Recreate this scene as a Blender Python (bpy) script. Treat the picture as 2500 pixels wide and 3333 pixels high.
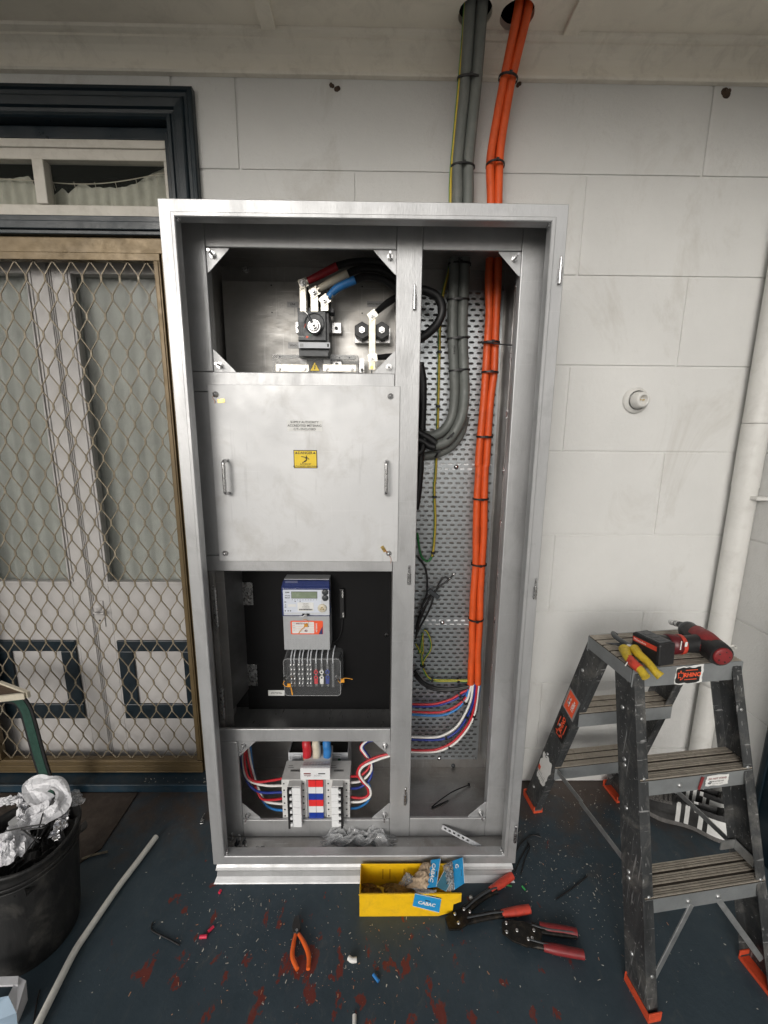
import bpy, bmesh, math, random
import numpy as np
from mathutils import Vector, Matrix
random.seed(7)
for o in list(bpy.data.objects): bpy.data.objects.remove(o)
SC = bpy.context.scene
COL = SC.collection
# ------------------------------------------------------------------ camera
CAM = np.array([0.0406, -1.1175, 1.468])
RX = np.array([0.99991, -0.0101, 0.0079]); UX = np.array([-0.0059, 0.186, 0.9825]); FW = np.array([0.0114, 0.9825, -0.1859])
FW = FW/np.linalg.norm(FW); RX = RX-FW*(RX@FW); RX /= np.linalg.norm(RX); UX = np.cross(RX, FW)
FPX = 1334.1
cd = bpy.data.cameras.new('camera'); cam = bpy.data.objects.new('camera', cd); COL.objects.link(cam)
cd.sensor_fit = 'HORIZONTAL'; cd.sensor_width = 36.0; cd.lens = 36.0*FPX/2500.0
cd.clip_start = 0.02; cd.clip_end = 500
m = Matrix.Identity(4)
for i in range(3):
    m[i][0] = RX[i]; m[i][1] = UX[i]; m[i][2] = -FW[i]; m[i][3] = CAM[i]
cam.matrix_world = m
SC.camera = cam
# ------------------------------------------------------------------ world, sun, exposure
SUN_EL, SUN_AZ = math.radians(18), math.radians(200)   # azimuth the light comes from, measured from +y clockwise
w = bpy.data.worlds.new('World'); SC.world = w; w.use_nodes = True
nt = w.node_tree; nt.nodes.clear()
sky = nt.nodes.new('ShaderNodeTexSky'); sky.sky_type = 'NISHITA'; sky.sun_disc = False
sky.sun_elevation = SUN_EL; sky.sun_rotation = SUN_AZ
sky.air_density = 1.0; sky.dust_density = 5.0; sky.ozone_density = 1.0
hs = nt.nodes.new('ShaderNodeHueSaturation'); hs.inputs['Saturation'].default_value = 0.22
bg = nt.nodes.new('ShaderNodeBackground'); bg.inputs['Strength'].default_value = 0.15
wo = nt.nodes.new('ShaderNodeOutputWorld')
nt.links.new(sky.outputs[0], hs.inputs['Color']); nt.links.new(hs.outputs[0], bg.inputs['Color']); nt.links.new(bg.outputs[0], wo.inputs['Surface'])
sl = bpy.data.lights.new('sun', 'SUN'); sl.energy = 0.8; sl.angle = math.radians(20); sl.color = (1.0, 0.965, 0.91)
so = bpy.data.objects.new('sun', sl); COL.objects.link(so)
sd = Vector((math.sin(SUN_AZ)*math.cos(SUN_EL), math.cos(SUN_AZ)*math.cos(SUN_EL), math.sin(SUN_EL)))
so.rotation_euler = sd.to_track_quat('Z', 'Y').to_euler(); so.location = (0, -6, 6)
SC.view_settings.view_transform = 'Standard'; SC.view_settings.look = 'None'
SC.view_settings.exposure = -0.52; SC.view_settings.gamma = 1.0
# ------------------------------------------------------------------ measuring helper: a sight line met with a known plane of the room
CR = dict(A=(500,600,.5425),B=(850,850,.27125),C=(650,1800,.422),D=(650,2350,.422),E=(880,2380,.1808),F=(1250,650,.452),G=(1250,1500,.3918),H=(1250,2100,.3918),I=(1650,1950,.5124),J=(1650,2550,.5124),K=(1100,2700,.5124),L=(0,2500,.4521),M=(1950,1980,.2833),N=(1150,2750,.27125),O=(0,2450,.22607),P=(1900,2500,.3617),Q=(600,1200,.482),R=(0,700,.4522),S=(0,1700,.422),T=(1900,1000,.5425),Z=(0,0,1.0),V=(1250,0,.7535))
def c(k, px, py, **kw):
    o = CR[k]; X = o[0]+px*o[2]; Y = o[1]+py*o[2]
    d = FW+RX*(X-1250)/FPX-UX*(Y-1666.5)/FPX
    a, v = list(kw.items())[0]; i = 'xyz'.index(a)
    return Vector(CAM+d*(v-CAM[i])/d[i])
# ------------------------------------------------------------------ materials
def ramp(nt, fac, stops):
    r = nt.nodes.new('ShaderNodeValToRGB'); e = r.color_ramp.elements
    e[0].position, e[0].color = stops[0][0], (*stops[0][1], 1)
    e[1].position, e[1].color = stops[-1][0], (*stops[-1][1], 1)
    for p, col in stops[1:-1]:
        x = e.new(p); x.color = (*col, 1)
    nt.links.new(fac, r.inputs['Fac']); return r.outputs['Color']
def g3(v): return (v, v, v)
def noise(nt, scale, detail=4, rough=.6, stretch=None, dist=0):
    tc = nt.nodes.new('ShaderNodeTexCoord'); n = nt.nodes.new('ShaderNodeTexNoise')
    src = tc.outputs['Object']
    if stretch:
        mp = nt.nodes.new('ShaderNodeMapping'); mp.inputs['Scale'].default_value = stretch
        nt.links.new(src, mp.inputs['Vector']); src = mp.outputs[0]
    nt.links.new(src, n.inputs['Vector']); n.inputs['Scale'].default_value = scale
    n.inputs['Detail'].default_value = detail; n.inputs['Roughness'].default_value = rough; n.inputs['Distortion'].default_value = dist
    return n.outputs['Fac']
def mixc(nt, fac, a, b, mode='MIX'):
    x = nt.nodes.new('ShaderNodeMix'); x.data_type = 'RGBA'; x.blend_type = mode
    if isinstance(fac, (int, float)): x.inputs['Factor'].default_value = fac
    else: nt.links.new(fac, x.inputs['Factor'])
    for s, v in (('A', a), ('B', b)):
        sock = [i for i in x.inputs if i.name == s and i.type == 'RGBA'][0]
        if isinstance(v, tuple): sock.default_value = (*v, 1)
        else: nt.links.new(v, sock)
    return [o for o in x.outputs if o.type == 'RGBA'][0]
def mat(name, col, rough=.5, metal=0.0, var=.12, vs=12, bump=0.0, bs=60, stretch=None, dirt=None, dirt_amt=.5, ds=5, rvar=.12, spec=.5, trans=0, alpha=1, coat=0, scr=0):
    M = bpy.data.materials.new(name); M.use_nodes = True; nt = M.node_tree
    b = nt.nodes['Principled BSDF']
    f = noise(nt, vs, 5, .65, stretch)
    lo = tuple(x*(1-var) for x in col); hi = tuple(min(1, x*(1+var)) for x in col)
    cc = ramp(nt, f, [(.3, lo), (.7, hi)])
    if dirt:
        d = noise(nt, ds, 8, .7, None, .6)
        dm = ramp(nt, d, [(.5, g3(0)), (.72, g3(dirt_amt))])
        cc = mixc(nt, dm, cc, dirt)
    if scr:
        for st_, sc_, tone in (((1,1,.03), 160, .75), ((.05,1,1), 130, .75), ((1,1,.06), 90, .2)):
            sm_ = ramp(nt, noise(nt, sc_, 2, .5, st_, .4), [(.66, g3(0)), (.72, g3(scr))])
            cc = mixc(nt, sm_, cc, g3(tone))
    nt.links.new(cc, b.inputs['Base Color'])
    rr = ramp(nt, noise(nt, vs*1.7, 6, .7, stretch), [(.3, g3(max(.02, rough-rvar))), (.7, g3(min(1, rough+rvar)))])
    nt.links.new(rr, b.inputs['Roughness'])
    b.inputs['Metallic'].default_value = metal; b.inputs['Specular IOR Level'].default_value = spec
    b.inputs['Transmission Weight'].default_value = trans; b.inputs['Alpha'].default_value = alpha
    b.inputs['Coat Weight'].default_value = coat
    if bump:
        bp = nt.nodes.new('ShaderNodeBump'); bp.inputs['Strength'].default_value = bump; bp.inputs['Distance'].default_value = .002
        nt.links.new(noise(nt, bs, 6, .6, stretch), bp.inputs['Height']); nt.links.new(bp.outputs[0], b.inputs['Normal'])
    return M
M_ALU = mat('aluminium', (.475,.48,.485), .46, .6, .10, 7, .25, 220, (1,1,.25), (.32,.32,.32), .5, 9, scr=.09)
M_ALUC = mat('aluminium_cover', (.60,.605,.61), .52, .35, .04, 4, .1, 160, None, (.42,.41,.39), .55, 8, scr=.12)
M_ALUI = mat('aluminium_inside', (.40,.39,.38), .42, .8, .18, 5, .25, 120, None, (.27,.24,.21), .6, 8, scr=.25)
M_PLATE = mat('stainless_plate', (.46,.45,.43), .50, .75, .12, 6, .3, 90, (1,1,2), (.36,.32,.27), .5, 8, scr=.35)
M_GALV = mat('galvanised', (.50,.53,.55), .36, .85, .08, 40, rvar=.05)
M_ZINC = mat('zinc', (.58,.58,.58), .28, 1.0, .1, 60)
M_TIN = mat('tinned_bar', (.66,.63,.55), .33, .9, .12, 60, .2, 200)
M_BRASS = mat('brass', (.62,.45,.16), .35, 1.0, .1, 60)
M_BLK = mat('black_plastic', (.012,.012,.013), .45, 0, .3, 60)
M_BLKP = mat('black_panel', (.0045,.0045,.005), .6, 0, .3, 4, spec=.2)
M_DGREY = mat('dark_grey_plastic', (.045,.05,.055), .42, 0, .15, 60)
M_MGREY = mat('mid_grey_plastic', (.36,.37,.38), .5, 0, .06, 60, .05, 300)
M_LGREY = mat('light_grey_plastic', (.55,.57,.60), .45, 0, .05, 60)
M_WPL = mat('white_plastic', (.74,.75,.76), .4, 0, .04, 60)
M_WPL2 = mat('offwhite_plastic', (.60,.60,.59), .45, 0, .1, 30)
M_RED = mat('red_sheath', (.50,.02,.03), .42, 0, .12, 60)
M_CRED = mat('crimson_sleeve', (.33,.012,.02), .5, 0, .2, 60)
M_WHT = mat('white_sheath', (.74,.73,.70), .42, 0, .06, 60)
M_CREAM = mat('cream_sleeve', (.58,.53,.42), .5, 0, .12, 60)
M_DBLU = mat('dark_blue_sheath', (.015,.035,.24), .42, 0, .15, 60)
M_LBLU = mat('light_blue_sheath', (.03,.19,.50), .45, 0, .12, 60)
M_ORG = mat('orange_sheath', (.68,.092,.016), .5, 0, .1, 25, .15, 60, None, (.30,.05,.02), .4, 18)
M_GRYC = mat('grey_sheath', (.135,.145,.135), .5, 0, .1, 25, .15, 60, None, (.22,.22,.2), .5, 14)
M_NAVY = mat('navy_gloss_paint', (.0045,.0125,.019), .38, 0, .2, 8, .25, 60, (1,1,1), (.015,.02,.022), .4, 12)
M_GOLD = mat('bronze_anodised', (.125,.088,.042), .42, .35, .12, 14, .1, 120, None, (.07,.05,.03), .5, 10)
M_MESH = mat('mesh_metal', (.18,.148,.098), .55, .2, .3, 70, .3, 200, None, (.42,.37,.29), .7, 30)
M_DOORP = mat('door_paint', (.42,.405,.395), .5, 0, .07, 5, .4, 25, None, (.30,.27,.25), .45, 6)
M_SASH = mat('sash_paint', (.58,.55,.49), .5, 0, .06, 10, .35, 40, None, (.34,.31,.26), .45, 18)
M_CURT = mat('curtain_cloth', (.50,.50,.42), .9, 0, .12, 30, .3, 200)
M_UNLIT = mat('unlit_black', (.02,.018,.015), .9, 0, .2, 4)  # near-black colour standing in for the lack of light in enclosed spaces
M_CEIL = mat('ceiling_paint', (.82,.77,.67), .75, 0, .04, 5, .3, 160, None, (.42,.39,.34), .3, 9)
M_CORN = mat('cornice_paint', (.80,.755,.665), .65, 0, .04, 6, .3, 120, None, (.40,.36,.30), .35, 16)
M_PIPE = mat('painted_pipe', (.64,.635,.61), .5, 0, .05, 10, .1, 80, None, (.45,.43,.40), .4, 14)
M_YEL = mat('yellow_plastic', (.83,.50,.008), .42, 0, .07, 14, .1, 90, None, (.45,.26,.03), .5, 16)
M_YELG = mat('yellow_grip', (.56,.40,.03), .5, 0, .18, 60, .3, 80, None, (.12,.09,.03), .6, 60)
M_TUB = mat('tub_rubber', (.012,.012,.012), .5, 0, .3, 20, .5, 60, (1,1,.3), (.10,.095,.085), .5, 14)
M_TRED = mat('tool_red', (.21,.018,.020), .45, 0, .12, 60, .2, 120, None, (.09,.02,.02), .5, 50)
M_TRED2 = mat('grip_red', (.52,.052,.030), .5, 0, .12, 60, .3, 120, None, (.12,.03,.02), .7, 70)
M_GDARK = mat('fibreglass_dark', (.055,.058,.060), .40, .35, .40, 22, .5, 120, (1,1,.2), (.26,.25,.23), .6, 14, scr=.35)
M_GEDGE = mat('ladder_grey_plate', (.27,.285,.29), .45, .45, .12, 18, .2, 120)
M_TREAD = mat('tread_metal', (.43,.385,.325), .5, .4, .2, 25, .3, 120, None, (.13,.11,.085), .6, 25)
M_GROOVE = mat('groove_dirt', (.045,.036,.027), .8, .1, .3, 30)
M_BRACE = mat('brace_metal', (.42,.43,.43), .42, .8, .15, 40)
M_PORG = mat('plier_orange', (.78,.13,.02), .42, 0, .1, 40)
M_FOOT = mat('orange_foot', (.58,.07,.025), .55, 0, .15, 40, 0, 60, None, (.15,.04,.02), .6, 40)
M_STW = mat('sticker_white', (.72,.72,.70), .5, 0, .05, 60)
M_STO = mat('sticker_orange', (.80,.10,.035), .5, 0, .05, 60)
M_STY = mat('sticker_yellow', (.80,.57,.02), .45, 0, .05, 60)
M_STK = mat('sticker_black', (.012,.012,.012), .5, 0, .1, 60)
M_STG = mat('sticker_grey', (.30,.30,.30), .5, .3, .1, 60)
M_INK = mat('ink_black', (.02,.02,.02), .6, 0, .1, 60)
M_BLUP = mat('packet_blue', (.02,.27,.56), .4, 0, .1, 50)
M_BLUP2 = mat('packet_blue_dull', (.06,.20,.28), .4, 0, .2, 50)
M_LCD = mat('lcd_glass', (.22,.27,.19), .25, 0, .1, 40)
M_GRN = mat('green_dot', (.01,.13,.05), .5, 0, .1, 40)
M_GYW = mat('earth_green', (.03,.21,.06), .45, 0, .15, 60)
M_GYY = mat('earth_yellow', (.50,.37,.04), .45, 0, .15, 60)
M_GSTRAP = mat('strap_green', (.012,.05,.035), .8, 0, .25, 40, .4, 300)
M_WOOD = mat('old_wood', (.10,.065,.04), .7, 0, .3, 30, .4, 60, (1,8,1))
M_BAGW = mat('white_bag_plastic', (.68,.68,.70), .4, 0, .08, 20, .3, 40)
M_FOIL = mat('foil', (.80,.80,.82), .2, 1.0, .1, 30, .9, 70)
M_COPPER = mat('copper_orange_lug', (.60,.22,.07), .4, .5, .1, 60)
M_SHOEB = mat('shoe_black', (.015,.015,.015), .6, 0, .3, 60, .3, 200)
M_SHOEK = mat('shoe_knit', (.11,.105,.10), .9, 0, .9, 260, .4, 300)
M_MUD = mat('mud_nest', (.07,.045,.03), .95, 0, .4, 80, .8, 120)
M_BENCH = mat('pale_floor_board', (.62,.60,.58), .6, 0, .05, 20)
M_BWP = mat('white_debris', (.5,.48,.42), .7, 0, .4, 300)
def glassy(name, col, alpha, rough=.06):
    M = bpy.data.materials.new(name); M.use_nodes = True; nt = M.node_tree; nt.nodes.clear()
    o = nt.nodes.new('ShaderNodeOutputMaterial'); t = nt.nodes.new('ShaderNodeBsdfTransparent'); p = nt.nodes.new('ShaderNodeBsdfPrincipled')
    x = nt.nodes.new('ShaderNodeMixShader'); fr = nt.nodes.new('ShaderNodeFresnel'); fr.inputs['IOR'].default_value = 1.5
    ad = nt.nodes.new('ShaderNodeMath'); ad.operation = 'ADD'; ad.inputs[1].default_value = alpha; ad.use_clamp = True
    n = noise(nt, 25, 3); rr = ramp(nt, n, [(.3, g3(rough)), (.7, g3(rough*2.2))])
    p.inputs['Base Color'].default_value = (*col, 1); nt.links.new(rr, p.inputs['Roughness'])
    ge = nt.nodes.new('ShaderNodeNewGeometry'); iv = nt.nodes.new('ShaderNodeMath'); iv.operation = 'SUBTRACT'; iv.inputs[0].default_value = 1.0; nt.links.new(ge.outputs['Backfacing'], iv.inputs[1])
    mu = nt.nodes.new('ShaderNodeMath'); mu.operation = 'MULTIPLY'; nt.links.new(fr.outputs[0], mu.inputs[0]); nt.links.new(iv.outputs[0], mu.inputs[1])
    nt.links.new(mu.outputs[0], ad.inputs[0]); nt.links.new(ad.outputs[0], x.inputs[0])
    nt.links.new(t.outputs[0], x.inputs[1]); nt.links.new(p.outputs[0], x.inputs[2]); nt.links.new(x.outputs[0], o.inputs[0])
    return M
M_GLASS = glassy('window_glass', (.10,.11,.10), .06, .03)
M_CLEAR = glassy('clear_plastic', (.62,.64,.66), .035, .10)
M_CLEARW = glassy('clear_plastic_bag', (.60,.61,.62), .30, .10)
M_BLUCL = glassy('blue_clear_plastic', (.04,.06,.20), .62, .10)
# wall, floor
def wall_material(name, base):
    M = bpy.data.materials.new(name); M.use_nodes = True; nt = M.node_tree; b = nt.nodes['Principled BSDF']
    cc = ramp(nt, noise(nt, 2.2, 6, .6), [(.3, tuple(x*.93 for x in base)), (.7, tuple(min(1, x*1.05) for x in base))])
    st = ramp(nt, noise(nt, 3.0, 8, .75, (1,1,.45), 1.2), [(.54, g3(0)), (.78, g3(.5))])
    cc = mixc(nt, st, cc, (.36,.33,.28))
    sp = ramp(nt, noise(nt, 42, 4, .7), [(.76, g3(0)), (.80, g3(.7))])
    cc = mixc(nt, sp, cc, (.22,.19,.15))
    nt.links.new(cc, b.inputs['Base Color']); b.inputs['Roughness'].default_value = .62
    bp = nt.nodes.new('ShaderNodeBump'); bp.inputs['Strength'].default_value = .8; bp.inputs['Distance'].default_value = .004
    nt.links.new(noise(nt, 34, 9, .78), bp.inputs['Height']); nt.links.new(bp.outputs[0], b.inputs['Normal'])
    return M
M_WALL = wall_material('block_paint', (.655,.655,.64))
def floor_material():
    M = bpy.data.materials.new('painted_concrete'); M.use_nodes = True; nt = M.node_tree; b = nt.nodes['Principled BSDF']
    cc = ramp(nt, noise(nt, 5, 8, .7), [(.3, (.024,.042,.056)), (.7, (.045,.067,.084))])
    # bare dusty brown wear towards the wall
    tc = nt.nodes.new('ShaderNodeTexCoord'); sx = nt.nodes.new('ShaderNodeSeparateXYZ'); nt.links.new(tc.outputs['Object'], sx.inputs[0])
    mr = nt.nodes.new('ShaderNodeMapRange'); mr.inputs[1].default_value = .0; mr.inputs[2].default_value = .42; mr.inputs[3].default_value = 0; mr.inputs[4].default_value = .42
    nt.links.new(sx.outputs['Y'], mr.inputs[0])
    nn = noise(nt, 7, 8, .72, None, .5)
    ad = nt.nodes.new('ShaderNodeMath'); nt.links.new(nn, ad.inputs[0]); nt.links.new(mr.outputs[0], ad.inputs[1])
    bm = ramp(nt, ad.outputs[0], [(.60, g3(0)), (.85, g3(.85))])
    cc = mixc(nt, bm, cc, (.068,.045,.033))
    # worn-through red undercoat, in drips and patches
    rn = noise(nt, 19, 8, .66, (1.0,.6,1), .3)
    vm = nt.nodes.new('ShaderNodeVectorMath'); vm.operation = 'SUBTRACT'; vm.inputs[1].default_value = (-.08,-.30,0); nt.links.new(tc.outputs['Object'], vm.inputs[0])
    vs_ = nt.nodes.new('ShaderNodeVectorMath'); vs_.operation = 'MULTIPLY'; vs_.inputs[1].default_value = (1.3,2.2,1); nt.links.new(vm.outputs[0], vs_.inputs[0])
    vl = nt.nodes.new('ShaderNodeVectorMath'); vl.operation = 'LENGTH'; nt.links.new(vs_.outputs[0], vl.inputs[0])
    m2 = nt.nodes.new('ShaderNodeMapRange'); m2.inputs[1].default_value = .2; m2.inputs[2].default_value = 1.3; m2.inputs[3].default_value = .030; m2.inputs[4].default_value = -.10; nt.links.new(vl.outputs['Value'], m2.inputs[0])
    ml = nt.nodes.new('ShaderNodeMath'); ml.operation = 'ADD'; nt.links.new(rn, ml.inputs[0]); nt.links.new(m2.outputs[0], ml.inputs[1])
    rm = ramp(nt, ml.outputs[0], [(.592, g3(0)), (.604, g3(.95))])
    cc = mixc(nt, rm, cc, (.155,.026,.017))
    # pale scuffs and dust
    du = ramp(nt, noise(nt, 26, 8, .8, (1,.5,1), .8), [(.56, g3(0)), (.76, g3(.5))])
    cc = mixc(nt, du, cc, (.13,.125,.11))
    sp = ramp(nt, noise(nt, 230, 3, .6), [(.73, g3(0)), (.77, g3(.5))])
    cc = mixc(nt, sp, cc, (.28,.27,.24))
    nt.links.new(cc, b.inputs['Base Color'])
    nt.links.new(ramp(nt, noise(nt, 18, 6, .7), [(.3, g3(.42)), (.7, g3(.7))]), b.inputs['Roughness'])
    bp = nt.nodes.new('ShaderNodeBump'); bp.inputs['Strength'].default_value = .4; bp.inputs['Distance'].default_value = .002
    nt.links.new(noise(nt, 70, 7, .7), bp.inputs['Height']); nt.links.new(bp.outputs[0], b.inputs['Normal'])
    return M
M_FLOOR = floor_material()
M_GROUND = mat('outside_ground', (.36,.35,.32), .9, 0, .3, 2)
# ------------------------------------------------------------------ mesh builder
V3 = Vector
def catmull(pts, n=6):
    pts = [V3(p) for p in pts]
    if len(pts) < 3: return pts
    P = [pts[0]*2-pts[1]]+pts+[pts[-1]*2-pts[-2]]; out = []
    for i in range(1, len(P)-2):
        a, b_, c_, d = P[i-1], P[i], P[i+1], P[i+2]
        for k in range(n):
            t = k/n
            out.append(.5*((2*b_)+(c_-a)*t+(2*a-5*b_+4*c_-d)*t*t+(3*b_-a-3*c_+d)*t**3))
    out.append(pts[-1]); return out
class MB:
    def __init__(s): s.v = []; s.f = []; s.mi = []; s.sm = []; s.X = Matrix.Identity(4)
    def add(s, vs, fs, m=0, sm=False):
        b = len(s.v); s.v += [tuple(s.X @ V3(p)) for p in vs]
        for f in fs: s.f.append([b+i for i in f]); s.mi.append(m); s.sm.append(sm)
    def box(s, x0, x1, y0, y1, z0, z1, m=0):
        s.add([(x0,y0,z0),(x1,y0,z0),(x1,y1,z0),(x0,y1,z0),(x0,y0,z1),(x1,y0,z1),(x1,y1,z1),(x0,y1,z1)],
              [(0,3,2,1),(4,5,6,7),(0,1,5,4),(1,2,6,5),(2,3,7,6),(3,0,4,7)], m)
    def bar(s, p0, p1, w, t, up=(0,0,1), m=0):          # box beam: w across, t along 'up'
        p0, p1 = V3(p0), V3(p1); d = (p1-p0).normalized(); u = V3(up); u = (u-d*u.dot(d)).normalized(); r = d.cross(u)
        vs = []
        for p in (p0, p1):
            for a, b_ in ((-1,-1),(1,-1),(1,1),(-1,1)): vs.append(p+r*(a*w/2)+u*(b_*t/2))
        s.add(vs, [(3,2,1,0),(4,5,6,7),(0,1,5,4),(1,2,6,5),(2,3,7,6),(3,0,4,7)], m)
    def tube(s, pts, r, seg=10, m=0, sub=6, flat=1.0):
        n0 = len(pts); path = catmull(pts, sub)
        if isinstance(r, (int, float)): rs = [r]*len(path)
        else:
            rs = []
            for i in range(len(path)):
                t = i/(len(path)-1)*(n0-1); k = min(int(t), n0-2); rs.append(r[k]*(1-(t-k))+r[k+1]*(t-k))
        vs = []; up = None
        for i, p in enumerate(path):
            d = (path[min(i+1, len(path)-1)]-path[max(i-1, 0)])
            if d.length < 1e-9: d = V3((0,0,1))
            d.normalize()
            if up is None:
                up = V3((0,0,1)) if abs(d.z) < .9 else V3((0,1,0))
            up = (up-d*up.dot(d)).normalized(); q = d.cross(up)
            for k in range(seg):
                a = 2*math.pi*k/seg; vs.append(p+up*(math.cos(a)*rs[i]*flat)+q*(math.sin(a)*rs[i]))
        fs = []
        for i in range(len(path)-1):
            for k in range(seg):
                a, b_ = i*seg+k, i*seg+(k+1) % seg; fs.append((a, b_, b_+seg, a+seg))
        s.add(vs, fs, m, True)
        s.add([vs[k] for k in range(seg)], [tuple(reversed(range(seg)))], m)
        s.add([vs[-seg+k] for k in range(seg)], [tuple(range(seg))], m)
    def cyl(s, p0, p1, r0, r1=None, seg=16, m=0):
        r1 = r0 if r1 is None else r1
        p0, p1 = V3(p0), V3(p1); d = (p1-p0).normalized(); u = V3((0,0,1)) if abs(d.z) < .9 else V3((1,0,0)); u = (u-d*u.dot(d)).normalized(); q = d.cross(u)
        vs = [p+u*math.cos(2*math.pi*k/seg)*r+q*math.sin(2*math.pi*k/seg)*r for p, r in ((p0, r0), (p1, r1)) for k in range(seg)]
        s.add(vs, [(k, (k+1) % seg, (k+1) % seg+seg, k+seg) for k in range(seg)], m, seg > 6)
        s.add(vs[:seg], [tuple(reversed(range(seg)))], m); s.add(vs[seg:], [tuple(range(seg))], m)
    def lathe(s, prof, o, ax, seg=24, m=0):             # prof: (distance along axis, radius)
        o = V3(o); d = V3(ax).normalized(); u = V3((0,0,1)) if abs(d.z) < .9 else V3((1,0,0)); u = (u-d*u.dot(d)).normalized(); q = d.cross(u)
        vs = [o+d*a+(u*math.cos(2*math.pi*k/seg)+q*math.sin(2*math.pi*k/seg))*r for a, r in prof for k in range(seg)]
        fs = [(i*seg+k, i*seg+(k+1) % seg, (i+1)*seg+(k+1) % seg, (i+1)*seg+k) for i in range(len(prof)-1) for k in range(seg)]
        s.add(vs, fs, m, True)
    def prism(s, poly, o, u, v, depth, m=0):            # poly in (u,v), extruded along u x v by depth
        o, u, v = V3(o), V3(u), V3(v); n = u.cross(v).normalized(); k = len(poly)
        a = [o+u*p[0]+v*p[1] for p in poly]; b_ = [p+n*depth for p in a]
        s.add(a+b_, [tuple(reversed(range(k))), tuple(range(k, 2*k))]+[(i, (i+1) % k, (i+1) % k+k, i+k) for i in range(k)], m)
    def sheet(s, poly, m=0):
        s.add(poly, [tuple(range(len(poly)))], m)
    def text(s, txt, o, u, v, size, m=0, depth=.0003, align='CENTER', bold=0.0):
        cu = bpy.data.curves.new('txt', 'FONT'); cu.body = txt; cu.size = size; cu.align_x = align; cu.align_y = 'CENTER'
        cu.offset = bold; cu.resolution_u = 2
        ob = bpy.data.objects.new('txt', cu); COL.objects.link(ob)
        dg = bpy.context.evaluated_depsgraph_get(); ev = ob.evaluated_get(dg); me = ev.to_mesh()
        o, u, v = V3(o), V3(u).normalized(), V3(v).normalized(); n = u.cross(v)
        s.add([o+u*p.co.x+v*p.co.y+n*depth for p in me.vertices], [tuple(q.vertices) for q in me.polygons], m)
        ev.to_mesh_clear(); bpy.data.objects.remove(ob); bpy.data.curves.remove(cu)
    def build(s, name, mats, parent=None, bevel=0, subd=0, seg=2):
        me = bpy.data.meshes.new(name); me.from_pydata(s.v, [], s.f)
        if not isinstance(mats, (list, tuple)): mats = [mats]
        for x in mats: me.materials.append(x)
        me.polygons.foreach_set('material_index', s.mi); me.polygons.foreach_set('use_smooth', s.sm)
        me.update()
        o = bpy.data.objects.new(name, me); COL.objects.link(o)
        if parent: 
            o.parent = parent
            o.matrix_parent_inverse = parent.matrix_basis.inverted()
        if bevel:
            b = o.modifiers.new('bevel', 'BEVEL'); b.width = bevel; b.segments = seg; b.limit_method = 'ANGLE'; b.angle_limit = math.radians(40)
        if subd:
            b = o.modifiers.new('sub', 'SUBSURF'); b.levels = subd; b.render_levels = subd
        return o
def thing(name, label, cat, loc=(0,0,0), group=None):
    o = bpy.data.objects.new(name, None); COL.objects.link(o); o.location = loc
    o['label'] = label; o['category'] = cat; o['kind'] = 'thing'; o.empty_display_size = .05
    if group: o['group'] = group
    return o
def tag(o, label, cat, group=None):
    o['label'] = label; o['category'] = cat; o['kind'] = 'thing'
    if group: o['group'] = group
    return o
def struct(o): o['kind'] = 'structure'; return o
X_, Y_, Z_ = V3((1,0,0)), V3((0,1,0)), V3((0,0,1))
def rounded(w, h, r, n=4):
    out = []
    for cx, cy, a0 in ((w-r, r, -90), (w-r, h-r, 0), (r, h-r, 90), (r, r, 180)):
        for k in range(n+1):
            a = math.radians(a0+90*k/n); out.append((cx+r*math.cos(a), cy+r*math.sin(a)))
    return out
# ================================================================== SETTING
WY = .40                 # wall plane
CZ = 2.65                # ceiling
CEY = -.72              # unseen ceiling edge, cut back to let sky light onto the upper wall
RW = 1.412               # right side wall plane
# ground outside and veranda floor
b = MB(); b.box(-40, 40, -60, -1.8, -.32, -.20); struct(b.build('ground', M_GROUND))
b = MB(); b.box(-2.6, 1.6, -1.8, .9, -.2, 0); struct(b.build('floor', M_FLOOR))
# ceiling with two drilled holes
HOLES = [(.306, .293, .048), (.427, .297, .048)]
b = MB()
hx0, hx1, hy0, hy1 = .24, .49, .22, WY
b.box(-2.6, 1.6, CEY, hy0, CZ, CZ+.02); b.box(-2.6, hx0, hy0, WY+.3, CZ, CZ+.02); b.box(hx1, 1.6, hy0, WY+.3, CZ, CZ+.02)
xm = .3665
def plate_with_hole(b, x0, x1, y0, y1, z, cx, cy, r, m=0, n=32):
    ring = [(cx+r*math.cos(2*math.pi*k/n)*(1+.02*math.sin(5*k)), cy+r*math.sin(2*math.pi*k/n)*(1+.02*math.cos(7*k)), z) for k in range(n)]
    out = []
    for k in range(n):
        a = 2*math.pi*k/n; dx, dy = math.cos(a), math.sin(a)
        t = min([q for q in (((x1-cx)/dx if dx > 1e-6 else 9), ((x0-cx)/dx if dx < -1e-6 else 9), ((y1-cy)/dy if dy > 1e-6 else 9), ((y0-cy)/dy if dy < -1e-6 else 9)) if q > 0])
        out.append((cx+dx*t, cy+dy*t, z))
    b.add(ring+out, [(k, (k+1) % n, n+(k+1) % n, n+k) for k in range(n)], m)
    b.add(ring+[(p[0], p[1], z+.02) for p in ring], [(k, k+n, n+(k+1) % n, (k+1) % n) for k in range(n)], m)
    for (ux, uy) in ((x0,y0),(x1,y0),(x1,y1),(x0,y1)):   # corner fillers
        cand = sorted(range(n), key=lambda k: (out[k][0]-ux)**2+(out[k][1]-uy)**2)[:2]
        b.add([(ux, uy, z), out[cand[0]], out[cand[1]]], [(0,1,2)], m)
plate_with_hole(b, hx0, xm, hy0, hy1, CZ, *HOLES[0]); plate_with_hole(b, xm, hx1, hy0, hy1, CZ, *HOLES[1])
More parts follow.
